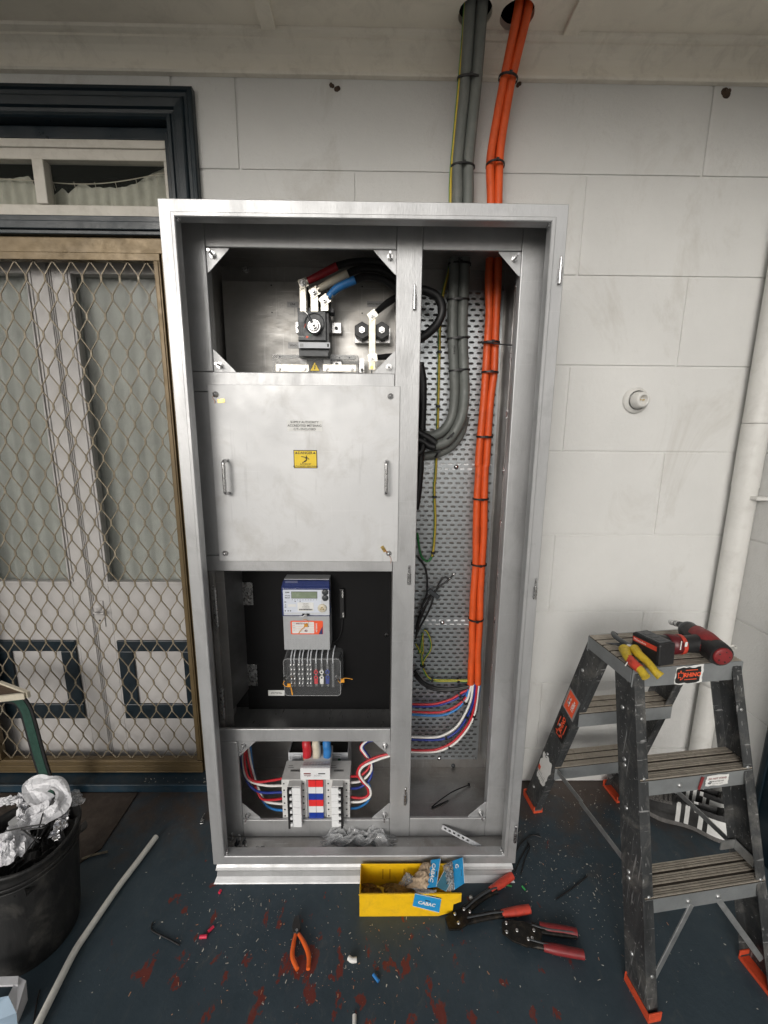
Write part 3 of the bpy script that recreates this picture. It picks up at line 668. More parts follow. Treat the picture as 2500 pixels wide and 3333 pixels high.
# edge clips down the right side of the tray space
sw = MB(); sw.box(.470, .4955, .300, .3935, .16, 1.96); sw.build('side_channel', M_ALUI, cb, bevel=.001)
for k_, (kk, q) in enumerate((('F',(925,1130)),('F',(893,1545)),('G',(1005,80)),('G',(978,520)),('G',(955,945)),('G',(928,1325)),('G',(905,1720)),('H',(883,535)),('F',(960,625)))):
    p = c(kk, *q, y=.145); r_ = random.Random(k_); b = MB()
    for j in range(4): b.tube([p+V3((r_.uniform(-.006,.006), r_.uniform(-.004,.004), .012)), p+V3((r_.uniform(-.007,.007), -.004, 0)), p+V3((r_.uniform(-.006,.006), r_.uniform(-.004,.004), -.012))], .0018, 6)
    b.box(p.x-.002, p.x+.006, p.y, p.y+.012, p.z-.010, p.z+.010)
    b.build('edge_clip', M_ZINC, cb)
# meter compartment: black hinged back board, side bracket, hinges
b = MB(); b.box(-.440, .0825, .250, .256, .4600, 1.0730); b.build('meter_board', M_BLKP, cb)
b = MB(); b.box(-.4840, -.4815, .12, .24, .4600, 1.0510); b.box(-.4813, -.455, .1385, .141, .475, 1.035); b.box(-.4953, -.4842, .12, .123, .47, 1.05)
b.build('side_bracket', M_ALUI, cb, bevel=.0008)
b = MB()
poly = [(0,0),(.052,.06),(.052,.40),(.055,.475),(.050,.48),(0,.48)]
b.add([(-.4812+.0, .15, .50), (-.436, .2478, .545), (-.436, .2478, 1.045), (-.4812, .15, 1.045)]+[(-.4812, .153, .50), (-.436, .2497, .545), (-.436, .2497, 1.045), (-.4812, .153, 1.045)], [(0,1,2,3),(7,6,5,4),(0,4,5,1),(1,5,6,2),(2,6,7,3),(3,7,4,0)])
b.build('hinge_leaf', mat('dull_steel', (.20,.20,.20), .4, .85, .2, 10, .2, 80), cb)
for z in (.915, .600):
    b = MB(); b.box(-.444, -.402, .2465, .2495, z-.042, z+.042); b.cyl((-.4475, .244, z-.045), (-.4475, .244, z+.045), .005, seg=10)
    for dz in (-.025, .0, .025): b.cyl((-.416, .2465, z+dz), (-.416, .245, z+dz), .003, seg=8)
    b.build('board_hinge', M_ZINC, cb, bevel=.0005)
for q in ((155,325),(160,395),(165,470),(200,1005),(208,1070),(214,1140)):
    p = c('C', *q, y=.165); b = MB(); b.cyl(p+V3((0,.02,0)), p, .0032, seg=8); b.cyl(p+V3((0,.018,0)), p+V3((0,.010,0)), .0058, seg=6); b.build('bracket_bolt', M_ZINC, cb)
for z0_, z1_ in ((.86, .99), (.53, .64)):
    b = MB(); b.cyl((-.4755, .108, z0_), (-.4755, .108, z1_), .0048, seg=12); b.box(-.4835, -.4765, .106, .112, z0_-.01, z1_+.01); b.build('door_hinge', M_ZINC, cb)
b = MB(); p = c('C', 1441, 630, y=.25); b.lathe([(0,.007),(.004,.007),(.005,.005),(.011,.0045)], (p.x, .25, p.z), (0,-1,0), 10); b.build('board_bolt', M_ZINC, cb)
label_part('label_plate', ['SUPPLY AUTHORITY', 'NEUTRAL LINK INSIDE'], 'C', 528, 1058, 655, 1100, .250, cb, M_STW, M_INK, .0042)
b = MB()
for q in ((575,1000), (573,1043)):
    p = c('H', *q, y=.393); b.lathe([(0,.009),(.004,.008),(.006,.001)], (p.x, .393, p.z), (0,-1,0), 10)
b.build('wall_bolt', M_DGREY, cb)
# ================================================================== EQUIPMENT IN THE TOP COMPARTMENT
def q3(k, x, y, d): return c(k, x, y, y=d)
# isolator switch
iso = thing('isolator_switch', 'dark grey isolator switch with a chrome spindle under three coloured cable lugs', 'isolator switch', (-.167, .3705, 1.78))
FY = .262
a, d = q3('B', 430, 600, FY), q3('B', 822, 950, FY)
b = MB(); b.box(a.x, d.x-.004, FY+.012, .352, 1.712, a.z+.004); b.box(a.x+.002, d.x-.012, FY, FY+.0119, d.z, a.z)
for k in range(4):
    xx = a.x+.001+k*.0338; b.box(xx-.004, xx+.009, .285, .330, a.z+.0041, a.z+.017)
b.box(a.x+.004, d.x-.006, FY+.004, FY+.0119, 1.7125, 1.727)
p = q3('B', 640, 750, FY); b.lathe([(0,.032),(.003,.031),(.004,.029)], (p.x, FY, p.z), (0,-1,0), 32, 1)
p2 = q3('B', 484, 690, FY); b.lathe([(0,.012),(.001,.012)], (p2.x, FY, p2.z), (0,-1,0), 20, 1); b.sheet([(p2.x+.012*math.cos(t), FY-.001, p2.z+.012*math.sin(t)) for t in [k*.314 for k in range(20)]], 1)
for i in range(3):
    q = q3('B', 462+22*i, 835, FY); b.box(q.x-.0015, q.x+.0015, FY-.0006, FY-.0001, q.z-.012, q.z+.012, 1)
b.text('Schneider', tuple(q3('B', 482, 905, FY)-V3((0,.0003,0))), X_, Z_, .0052, 2)
body = b.build('body', [M_DGREY, mat('grey_dial', (.075,.08,.085), .4, 0, .05, 60), M_STW, M_STO], iso, bevel=.0014)
b = MB()
for (x, y, w_, h_, m_) in ((529,775,.005,.012,0),(552,910,.007,.006,0),(590,885,.006,.004,1)):
    q = q3('B', x, y, FY); b.box(q.x-w_/2, q.x+w_/2, FY-.0008, FY-.0002, q.z-h_/2, q.z+h_/2, m_)
b.build('marker', [M_STO, M_GRN], iso)
p = q3('B', 632, 775, FY-.03); p.y = 0
b = MB(); b.cyl((p.x, FY-.004, p.z), (p.x, FY-.026, p.z), .021, .019, 28); b.cyl((p.x, FY-.026, p.z), (p.x, FY-.030, p.z), .0165, .013, 28); b.cyl((p.x, FY-.030, p.z), (p.x, FY-.040, p.z), .010, seg=6); b.cyl((p.x, FY-.040, p.z), (p.x, FY-.055, p.z), .0048, seg=4)
b.tube([(p.x, FY-.052, p.z), q3('B', 590, 700, FY-.05), q3('B', 560, 640, FY-.05)], .0042, 8, 1, 2)
b.cyl(q3('B', 560, 640, FY-.05), q3('B', 528, 605, FY-.05), .0032, seg=8)
b.build('spindle', [M_ZINC, M_DGREY], iso)
a, d = q3('B', 450, 975, FY), q3('B', 830, 1048, FY)
b = MB(); b.box(a.x, d.x, FY-.004, FY+.004, d.z, a.z); b.box(a.x+.004, a.x+.016, FY-.0048, FY-.0041, d.z+.004, a.z-.004, 1); b.box(d.x-.009, d.x-.004, FY-.0048, FY-.0041, d.z+.004, a.z-.004, 2)
b.build('label_holder', [M_LGREY, M_MGREY, M_INK], iso, bevel=.001)
for s, zc_ in ((-1, 1.8155), (1, 1.8155), (1, 1.70)):
    x0 = -.228 if s < 0 else -.118
    xx0, xx1 = (x0-.014, x0+.006) if s < 0 else (x0-.004, x0+.027)
    b = MB(); b.box(xx0, xx1, .345, .348, zc_-.015, zc_+.018); b.box(xx0, xx1, .3481, .370, zc_+.0155, zc_+.018); b.box(xx0, xx1, .3481, .370, zc_-.015, zc_-.0125); b.cyl(((xx0+xx1)/2, .3449, zc_), ((xx0+xx1)/2, .341, zc_), .0062, seg=6, m=1)
    b.build('mounting_bracket', [M_ZINC, M_DGREY], iso, bevel=.0006)
# busbars to three line lugs, each with its sleeve and cable
defs = [((500,262), 555, [(560,238),(720,160),(910,62)], [(910,62),(1050,22),(1220,5),(1400,15),(1540,70),(1640,190),(1700,330)], M_CRED, 'crimson', .270, 510),
        ((634,372), 610, [(700,330),(850,245),(1040,150)], [(1040,150),(1150,105),(1280,95),(1430,110),(1560,180),(1660,300),(1700,420)], M_CREAM, 'cream', .262, 640),
        ((758,468), 700, [(805,432),(920,320),(1125,225)], [(1125,225),(1220,190),(1340,190),(1470,225),(1580,300),(1680,420),(1710,520)], M_LBLU, 'light blue', .254, 765)]
for (lx, ly), _, slv, cab, mt, cn, dy, bx_ in defs:
    p = q3('B', lx, ly, dy); t = thing('mains_cable', 'thick black mains cable with a %s sleeve bolted above the isolator' % cn, 'mains cable', tuple(p), 'black mains cables curving over the isolator')
    b = MB(); pb = q3('B', bx_, 590, .30)
    b.box(p.x-.0115, p.x+.0115, dy+.004, dy+.008, 1.846, p.z+.012); tb = b.build('busbar', M_TIN, t, bevel=.0005)
    dd = (q3('B', *slv[0], dy)-p); dd.y = 0; dd.normalize(); nn = V3((-dd.z, 0, dd.x))
    b = MB(); o = p-dd*.0135-nn*.0135
    b.prism(rounded(.030, .027, .003), o+V3((0,.0038,0)), dd, nn, .0033); b.cyl(p+dd*.012+V3((0,.0,0)), p+dd*.030, .0095, seg=14)
    b.build('lug', M_TIN, t)
    b = MB(); b.cyl(p+V3((0,.0,0)), p+V3((0,-.002,0)), .0105, seg=18); b.cyl(p+V3((0,-.002,0)), p+V3((0,-.009,0)), .0088, seg=6); b.cyl(p+V3((0,-.009,0)), p+V3((0,-.018,0)), .0045, seg=12)
    b.build('bolt', M_ZINC, t)
    b = MB(); b.tube([q3('B', *z, dy) for z in slv], [.0100,.0120,.0122], 16); b.build('sleeve', mt, t)
    b = MB(); cp_ = [q3('B', *z, dy+.012*i) for i, z in enumerate(cab)]
    cp_ += [cp_[-1]+V3((.04,.01,-.05))]
    b.tube(cp_, .0112, 14); b.build('cable_core', M_BLK, t)
b = MB()
for x in (565, 695, 815):
    q = q3('B', x, 470, .31); b.box(q.x-.0012, q.x+.0012, .27, .345, 1.846, 1.925)
b.build('phase_barrier', M_BLK, iso)
# neutral link
nl = thing('neutral_link', 'pale neutral link bar with two black hexagonal insulators right of the isolator', 'neutral link', (.045, .3705, 1.78))
b = MB(); a, d = q3('B', 1125, 800, .34), q3('B', 1550, 985, .34); b.box(a.x, d.x, .338, .342, d.z, a.z); b.box(a.x, d.x, .342, .3700, d.z, d.z+.003)
b.build('bracket', M_ZINC, nl, bevel=.0008)
for x in (1214, 1448):
    p = q3('B', x, 850, .32); b = MB(); hx = [(math.cos(math.radians(90+60*k))*.0275, math.sin(math.radians(90+60*k))*.0275) for k in range(6)]
    b.prism(hx, (p.x, .3375, p.z), X_, Z_, .04); b.build('insulator', M_BLK, nl, bevel=.0015)
    b = MB(); b.cyl((p.x, .2974, p.z), (p.x, .290, p.z), .0105, seg=6); b.cyl((p.x, .290, p.z), (p.x, .284, p.z), .006, seg=12); b.build('bolt', M_ZINC, nl)
NY = .285
a, d = q3('B', 1290, 600, NY), q3('B', 1372, 1305, NY)
b = MB(); b.box(a.x+.001, d.x-.0005, NY, NY+.004, q3('B',1330,1303,NY).z, q3('B',1330,640,NY).z)
b.build('link_bar', mat('link_tin', (.66,.60,.46), .35, .75, .12, 40, .3, 120), nl, bevel=.0006)
b = MB(); p = q3('B', 1328, 1275, NY); b.cyl(p, p+V3((0,-.003,0)), .0052, seg=12, m=0); b.build('brass_screw', M_BRASS, nl)
b = MB(); b.box(p.x-.002, p.x+.002, NY+.0042, NY+.006, p.z-.03, p.z-.008); b.build('stud', M_DGREY, nl)
for q0, pts, lab in (((1330,648), [(1375,618),(1440,565),(1520,500),(1600,450),(1690,400)], 'black neutral cable bolted to the top of the pale link bar'), ((1328,1158), [(1385,1155),(1450,1152),(1520,1145),(1590,1140)], 'short black neutral cable bolted low on the pale link bar')):
    p = q3('B', *q0, NY-.004); t = thing('neutral_cable', lab, 'neutral cable', tuple(p), 'neutral cables')
    dd = q3('B', *pts[0], NY)-p; dd.y = 0; dd.normalize(); nn = V3((-dd.z, 0, dd.x))
    b = MB(); b.prism(rounded(.030, .024, .003), p-dd*.0125-nn*.012+V3((0,.0038,0)), dd, nn, .003); b.build('lug', M_TIN, t)
    b = MB(); b.cyl(p, p+V3((0,-.002,0)), .0095, seg=18); b.cyl(p+V3((0,-.002,0)), p+V3((0,-.007,0)), .0078, seg=6); b.cyl(p+V3((0,-.007,0)), p+V3((0,-.013,0)), .0042, seg=12); b.build('bolt', M_ZINC, t)
    b = MB(); b.tube([q3('B', *z, NY+.012*i) for i, z in enumerate(pts)], [.0085,.0098,.0112,.0108,.0108] if len(pts) == 5 else [.008,.009,.010,.010], 14); b.build('cable_core', M_BLK, t)
# clear busbar cover with links
bc = thing('busbar_cover', 'clear plastic cover with a yellow lightning triangle over two tinned link bars', 'busbar cover', (-.15, .37, 1.66))
CY = .285
a, d = q3('B', 125, 1112, CY), q3('B', 1162, 1340, CY)
b = MB(); z0, z1 = 1.6055, a.z
b.box(a.x, d.x, CY, CY+.002, z0, z1); b.box(a.x, a.x+.002, CY+.0021, .369, z0, z1); b.box(d.x-.002, d.x, CY+.0021, .369, z0, z1)
b.box(a.x+.0021, d.x-.0021, CY+.0021, .369, z1-.002, z1)
b.build('clear_shield', M_CLEAR, bc)
for (x0, x1) in ((175, 572), (742, 1140)):
    p, r = q3('B', x0, 1240, .31), q3('B', x1, 1328, .31)
    b = MB(); b.box(p.x, r.x, .308, .312, r.z, p.z); lb = b.build('link_bar', M_TIN, bc, bevel=.0005)
    for xb in (x0+38, x1-55):
        q = q3('B', xb, 1285, .305); b = MB(); b.cyl((q.x, .3078, q.z), (q.x, .306, q.z), .0085, seg=16); b.cyl((q.x, .306, q.z), (q.x, .300, q.z), .0072, seg=6); b.cyl((q.x, .300, q.z), (q.x, .294, q.z), .0038, seg=10); b.build('bolt', M_ZINC, lb)
b = MB()
p, r = q3('B', 215, 1125, .32), q3('B', 470, 1165, .32); b.box(p.x, r.x, .318, .322, r.z, p.z)
p, r = q3('B', 830, 1125, .32), q3('B', 1130, 1180, .32); b.box(p.x, r.x, .318, .322, r.z, p.z)
for x in (510, 790):
    p, r = q3('B', x-40, 1180, .315), q3('B', x+40, 1240, .315); b.box(p.x, r.x, .313, .317, r.z, p.z)
b.build('support_bracket', M_WPL2, bc, bevel=.0006)
for x, y in ((225,1150),(460,1148),(815,1152),(940,1160),(1060,1160)):
    b = MB(); q = q3('B', x, y, CY); b.cyl((q.x, CY, q.z), (q.x, CY-.0015, q.z), .0028, seg=10); b.build('rivet', M_DGREY, bc)
p = q3('B', 645, 1265, CY-.001); b = MB()
b.sheet([(p.x-.0175, CY-.0006, p.z-.0145), (p.x+.0175, CY-.0006, p.z-.0145), (p.x, CY-.0006, p.z+.0165)], 1)
b.sheet([(p.x-.0150, CY-.0009, p.z-.0130), (p.x+.0150, CY-.0009, p.z-.0130), (p.x, CY-.0009, p.z+.0135)], 0)
bolt = [(.002,.009),(-.0035,.0),(-.0005,.0005),(-.002,-.0055),(-.004,-.005),(-.0012,-.011),(.0025,-.0062),(.0003,-.0062),(.0035,.0022),(.0006,.0018),(.004,.009)]
b.sheet([(p.x+x*.92, CY-.0012, p.z+z*.92) for x, z in bolt], 1)
b.build('hazard_triangle', [M_STY, M_STK], bc)
b = MB(); p, r = q3('B', 1178, 1170, .33), q3('B', 1238, 1338, .33); b.box(p.x, r.x, .326, .330, r.z, p.z); q = q3('B', 1212, 1308, .325); b.cyl((q.x,.3259,q.z), (q.x,.320,q.z), .0055, seg=8, m=1)
b.build('end_plate', [M_ZINC, M_DGREY], bc, bevel=.0005)
# ================================================================== METER
mt_ = thing('electricity_meter', 'grey electricity meter with a display and an orange label on the black board', 'electricity meter', (-.21, .25, .84))
MY = .175
def mp_(x, y, d=MY): return c('C', x, y, y=d)
A_, B_, C_, D_ = mp_(630, 272), mp_(1005, 272), mp_(645, 750), mp_(1003, 750)
x0, x1 = (A_.x+C_.x)/2, (B_.x+D_.x)/2; zt_, zm_, zb_ = A_.z, mp_(800, 490).z, C_.z
b = MB(); b.box(x0+.002, x1-.002, MY+.004, .249, zb_, zm_-.0005); b.box(x0+.004, x1-.004, .205, .249, zm_, zt_+.022)
for i in range(14):
    for j in range(4): b.box(x0+.012+i*.0095, x0+.016+i*.0095, MY+.003, MY+.0039, zb_+.010+j*.008, zb_+.014+j*.008)
b.build('terminal_housing', M_MGREY, mt_, bevel=.003)
b = MB(); b.box(x0, x1, MY+.001, .204, zm_+.0005, zt_); 
b.add([(x0, MY+.001, zt_+.0002), (x1, MY+.001, zt_+.0002), (x1-.002, MY+.018, zt_+.018), (x0+.002, MY+.018, zt_+.018), (x0, .204, zt_+.0002), (x1, .204, zt_+.0002), (x1-.002, .204, zt_+.020), (x0+.002, .204, zt_+.020)], [(0,1,2,3),(3,2,6,7),(0,3,7,4),(1,5,6,2),(4,7,6,5)])
b.build('blue_cover', M_BLUCL, mt_, bevel=.0015)
b = MB(); fx0, fx1 = mp_(641, 280).x, mp_(998, 280).x; fz1, fz0 = mp_(800, 283).z, mp_(800, 480).z
b.box(fx0, fx1, MY-.0005, MY+.0008, fz0, fz1)
face = b.build('face_plate', M_LGREY, mt_, bevel=.0005)
FYm = MY-.0006
def mbox(b, xa, ya, xb, yb, h=.0006, m=0):
    p, r = mp_(xa, ya), mp_(xb, yb); b.box(p.x, r.x, FYm-h, FYm-.00005, r.z, p.z, m)
b = MB(); mbox(b, 642, 283, 940, 458, .0004, 0); b.build('face_print', mat('face_white', (.62,.66,.74), .45, 0, .04, 60), face)
FYm -= .0005
b = MB(); mbox(b, 706, 296, 908, 350, .0006, 0); mbox(b, 709, 299, 905, 347, .0009, 1)
b.build('display', [M_INK, M_LCD], face)
b = MB()
for t, x, y, sz in (('EDMI', 676, 303, .0062), ('ATLAS', 678, 328, .0060), ('Mk10A', 678, 344, .0060), ('CE', 660, 377, .0062)):
    p = mp_(x, y); b.text(t, (p.x, FYm-.0003, p.z), X_, Z_, sz, 0, bold=.00012)
for i, t in enumerate(('kWh Import', 'kWh Export', 'No. 440731616', '3x230/400V 50Hz')):
    p = mp_(820, 388+i*11); b.text(t, (p.x, FYm-.0012, p.z), X_, Z_, .0036, 0)
for i in range(26):
    p = mp_(768+i*4, 434); b.box(p.x-.0004*(1+(i*7 % 3)*.5), p.x+.0004*(1+(i*5 % 3)*.4), FYm-.0013, FYm-.0011, p.z-.0025, p.z+.0025, 0)
for x in (715, 735, 755, 775, 797, 818, 838, 858, 880, 900):
    p = mp_(x, 360); b.box(p.x-.0012, p.x+.0012, FYm-.0003, FYm-.0001, p.z-.0009, p.z+.0009, 0)
for x in (737, 775):
    p = mp_(x, 372); b.lathe([(0,.0018),(.0008,.0016),(.0009,.0001)], (p.x, FYm, p.z), (0,-1,0), 10, 0)
for x in (661, 683, 701):
    p = mp_(x, 445); b.box(p.x-.002, p.x+.002, FYm-.0003, FYm-.0001, p.z-.002, p.z+.002, 0)
for x, y, w_ in ((662,397,.004),(662,408,.006),(662,418,.007)):
    p = mp_(x, y); b.box(p.x-w_/2, p.x+w_/2, FYm-.0003, FYm-.0001, p.z-.0008, p.z+.0008, 0)
b.build('lettering', M_INK, face)
b = MB(); mbox(b, 755, 380, 880, 448, .0009, 0); mbox(b, 683, 394, 742, 413, .0007, 0); b.build('rating_label', M_STW, face)
for y in (301, 345):
    p = mp_(968, y); b = MB(); b.lathe([(0,.0105),(.003,.0105),(.005,.0095),(.006,.004),(.006,.0002)], (p.x, FYm+.001, p.z), (0,-1,0), 22); b.build('push_button', M_DGREY, face)
p = mp_(945, 423); b = MB(); b.lathe([(0,.0145),(.004,.0145),(.005,.0135),(.0052,.0002)], (p.x, FYm+.001, p.z), (0,-1,0), 26, 0)
for dx, dz in ((0,.004),(-.0042,-.0025),(.0042,-.0025)): b.lathe([(0,.0026),(.0005,.0026),(.0006,.0001)], (p.x+dx, FYm-.0043, p.z+dz), (0,-1,0), 12, 1)
b.build('optical_port', [M_CREAM, M_BRASS], face)
b = MB(); p = mp_(820, 471); b.box(p.x-.012, p.x+.012, FYm-.004, FYm, p.z-.0025, p.z+.0025, 0); b.cyl((p.x, FYm-.0045, p.z), (p.x, FYm-.008, p.z), .005, seg=14, m=1); b.tube([(p.x, FYm-.008, p.z), (p.x-.012, FYm-.008, p.z-.005), (p.x-.02, FYm-.006, p.z-.004)], .0012, 6, 1)
b.build('sealing_screw', [M_BLK, M_ZINC], face)
# orange label, with handwriting
LY = MY+.0038
b = MB()
p, r = c('C', 700, 522, y=LY), c('C', 953, 627, y=LY); lx0, lx1, lz0, lz1 = p.x, r.x, r.z, p.z; LW, LH = lx1-lx0, lz1-lz0
b.prism(rounded(LW, LH, .004), (lx0, LY-.0001, lz0), X_, Z_, .0005, 0)
b.prism(rounded(LW*.68, LH*.84, .002), (lx0+LW*.045, LY-.0007, lz0+LH*.08), X_, Z_, .0003, 1)
yy = LY-.0012
for i in range(1, 5): b.box(lx0+LW*.05, lx0+LW*.72, yy+.0001, yy+.00015, lz0+LH*(.08+.168*i), lz0+LH*(.08+.168*i)+.0004, 0)
b.sheet([(lx0+LW*.86, yy, lz0+LH*.02), (lx0+LW*.985, yy, lz0+LH*.02), (lx0+LW*.985, yy, lz0+LH*.60)], 2)
b.text('440731616', (lx0+LW*.34, yy, lz0+LH*.80), X_, Z_, .0085, 3, bold=.0002)
b.text('2024', (lx0+LW*.50, yy, lz0+LH*.60), X_, Z_, .008, 3, bold=.0002); b.text('40', (lx0+LW*.47, yy, lz0+LH*.26), X_, Z_, .011, 3, bold=.0003)
for i in range(4): b.text(('SITE ID', 'DATE', 'METER', 'LOAD A')[i], (lx0+LW*.06, yy, lz0+LH*(.84-.168*i-.01)), X_, Z_, .0032, 2, align='LEFT')
b.text('METERING', (lx0+LW*.80, yy, lz0+LH*.5), Z_, -X_, .0068, 1, bold=.0002)
b.build('orange_label', [M_STO, M_STW, mat('label_navy', (.02,.03,.12), .5), mat('pen_maroon', (.12,.01,.03), .6)], mt_)
b = MB(); q = c('C', 820, 560, y=LY-.004); b.box(q.x-.006, q.x+.006, q.y-.002, q.y+.002, q.z-.004, q.z+.006); b.tube([q, c('C', 785, 590, y=LY-.006), c('C', 762, 622, y=LY-.003)], .0013, 6)
b.tube([q, c('C', 838, 530, y=LY-.006), c('C', 815, 512, y=LY-.002), c('C', 795, 516, y=LY-.002)], .0008, 5)
b.build('seal', mat('amber_seal', (.60,.27,.03), .45, 0, .1, 40), mt_)
b = MB(); p, r = c('C', 670, 193, y=.225), c('C', 765, 210, y=.225); b.box(p.x, r.x, .2035, .2042, r.z-.002, p.z-.002); b.build('top_label', M_STW, mt_)
# antenna on the board
an = thing('stick_antenna', 'slim black stick antenna with white lettering right of the meter', 'antenna', tuple(c('C', 1098, 390, y=.245)))
a, d = c('C', 1077, 280, y=.235), c('C', 1117, 508, y=.235)
b = MB(); b.box(a.x, d.x, .235, .2495, d.z, a.z); b.build('antenna_body', M_BLK, an, bevel=.003)
b = MB(); p = c('C', 1101, 318, y=.2345); b.text('APT4GPP', (p.x, .2345, p.z), -Z_, X_, .0065, 0, bold=.0001)
p = c('C', 1106, 478, y=.2345); b.text('EDMI', (p.x, .2345, p.z), -Z_, X_, .0075, 0, bold=.0001); b.build('lettering', M_STW, an)
b = MB(); b.tube([c('C', 1100, 505, y=.245), c('C', 1098, 570, y=.243), c('C', 1080, 640, y=.243), c('C', 1040, 690, y=.246)], .0025, 8); b.build('lead', M_BLK, an)
# ================================================================== TEST BLOCK
tb = thing('test_block', 'clear covered terminal test block with red white and blue links below the meter', 'test block', (-.2, .25, .62))
TYb = .178
def tp(x, y, d=TYb): return c('C', x, y, y=d)
p, r = tp(640, 818), tp(1088, 1100)
zt2 = p.z
# clear hollow cover
def hull(b, x0, x1, z0, z1, y0, y1, R=.012, tp_=.004):
    fr = rounded(x1-x0, z1-z0, R, 5); n = len(fr)
    bk = rounded(x1-x0+2*tp_, z1-z0+2*tp_, R+tp_, 5)
    vs = [(x0+a, y0, z0+d) for a, d in fr]+[(x0-tp_+a, y1, z0-tp_+d) for a, d in bk]
    b.add(vs, [tuple(range(n))]+[(k, k+n, (k+1) % n+n, (k+1) % n) for k in range(n)])
b = MB(); hull(b, p.x+.002, r.x, r.z, p.z, TYb, .249); b.build('clear_cover', M_CLEAR, tb)
b = MB(); q = rounded(r.x-p.x-.002, p.z-r.z, .012, 5); b.tube([(p.x+.002+a, TYb, r.z+d) for a, d in q]+[(p.x+.002+q[0][0], TYb, r.z+q[0][1])], .0011, 6, sub=1); b.build('cover_edge', M_CLEARW, tb)
b = MB(); b.box(p.x+.006, r.x-.006, .205, .2495, r.z+.018, p.z-.012); b.build('terminal_base', M_BLK, tb, bevel=.002)
TT = .192
cols = [(704,0),(728,0),(767,0),(792,0),(832,0),(855,0),(896,1),(940,2),(985,3),(1027,4)]
for i, (x, kd) in enumerate(cols):
    b = MB(); t0, t1 = c('C', x, 852, y=TT), c('C', x+4, 1030, y=TT); w_ = .0034
    b.box(t0.x-w_, t0.x+w_, TT, .2045, t1.z, t0.z, 0)
    nseg = 5 if kd == 0 else 3
    for j in range(nseg):
        zz = t1.z+(t0.z-t1.z)*(j+.5)/nseg; off = .0012 if j % 2 else -.0012
        if kd in (0,): b.cyl((t0.x+off, TT-.0001, zz), (t0.x+off, TT-.004, zz), .0040, seg=10, m=0); b.cyl((t0.x+off, TT-.004, zz), (t0.x+off, TT-.0045, zz), .0024, seg=8, m=5)
    if kd in (1, 2, 3):
        for j, f in enumerate((.66, .42)):
            zz = t1.z+(t0.z-t1.z)*f; hx = [(math.cos(math.radians(60*k))*.0078, math.sin(math.radians(60*k))*.0078) for k in range(6)]
            b.prism(hx, (t0.x, TT-.0001, zz), X_, Z_, .005, kd); b.cyl((t0.x, TT-.0051, zz), (t0.x, TT-.0055, zz), .0036, seg=10, m=5)
        zz = t1.z+(t0.z-t1.z)*.28; b.box(t0.x-.0062, t0.x+.0062, TT-.004, TT-.0001, zz-.012, zz+.010, kd)
    if kd == 4: b.box(t0.x-.004, t0.x+.004, TT-.003, TT-.0001, t1.z, t0.z, 0)
    b.tube([(t0.x, TT+.004, t0.z), (t0.x, TT+.002, t0.z+.016), (t0.x+.001, TT+.02, t0.z+.034), (t0.x+.003, TT+.05, t0.z+.040)], .0023, 8, 4)
    b.build('terminal', [M_ZINC, M_RED, M_WHT, M_DBLU, M_LGREY, M_INK], tb)
for x, y, pts in ((663, 968, [(655,985),(645,1010),(668,1030),(690,1020),(705,1040),(716,1095)]), (1060, 970, [(1068,985),(1085,1003),(1102,985),(1110,968),(1140,966),(1180,975)])):
    q = tp(x, y, TYb-.004); b = MB(); b.lathe([(0,.009),(.006,.0085),(.010,.006),(.014,.003)], (q.x, TYb+.004, q.z), (0,-1,0), 14); b.build('cover_screw', M_ZINC, tb)
    b = MB(); P_ = [tp(*z, TYb-.012) for z in pts]; b.tube(P_, .0011, 6); k = 3 if x < 900 else 2
    b.box(P_[k].x-.006, P_[k].x+.006, P_[k].y-.002, P_[k].y+.003, P_[k].z-.006, P_[k].z+.006)
    if x < 900: b.bar(P_[-2], P_[-1], .004, .0015, (0,1,0))
    b.build('wire_seal', mat('orange_seal', (.78,.33,.03), .45, 0, .1, 40), tb)
# ================================================================== DISTRIBUTION BOARD IN THE BOTTOM COMPARTMENT
db = thing('distribution_board', 'white distribution board with two rows of breakers and red white blue phase strips', 'distribution board', (-.18, .39, .2))
def ep(x, y, d): return c('E', x, y, y=d)
FT = .101          # terminal face
FR = .069          # raised faces
zT, zB = ep(250, 872, FT).z, ep(280, 1566, FT).z
def xr(xa, xb, d, y=1200): return ep(xa, y, d).x, ep(xb, y, d).x
b = MB(); x0, x1 = ep(325, 500, .215).x, ep(1400, 500, .215).x
pz1, pz0 = ep(800, 388, .215).z, .09
b.box(x0, x1, .215, .217, pz0, pz1); b.box(x0, x0+.002, .2171, .389, pz0, pz1); b.box(x1-.002, x1, .2171, .389, pz0, pz1)
for xa, xb in ((415, 560), (1100, 1285)):
    a, d = ep(xa, 400, .2125), ep(xb, 690, .2125); b.box(a.x, d.x, .2100, .2149, d.z, a.z-.004); b.box(a.x+.004, d.x-.004, .2085, .2099, a.z-.014, a.z-.008, 2)
for xa, xb in ((385, 530), (1150, 1310)):
    a, d = ep(xa, 640, .19), ep(xb, 700, .19); b.box(a.x, d.x, .180, .2090, d.z-.01, a.z)
tray_ = b.build('pan', [M_LGREY, M_BLK, M_MGREY], db, bevel=.0008)
b = MB(); b.box(x0+.0025, x1-.0025, .2175, .388, pz1-.012, pz1-.010); b.build('pan_shade', M_BLK, db)  # black sheet standing in for the shadow inside the pan
b = MB(); q = ep(1240, 515, .2095); b.cyl((q.x, .2099, q.z), (q.x, .2092, q.z), .0058, seg=22); b.build('green_dot', M_GRN, db)
b = MB(); p = ep(362, 540, .2149); b.text('Isobar 4c 24 pole', (p.x, .2145, p.z), -Z_, X_, .006, 0); b.build('lettering', M_INK, db)
pole = (zT-zB)/6
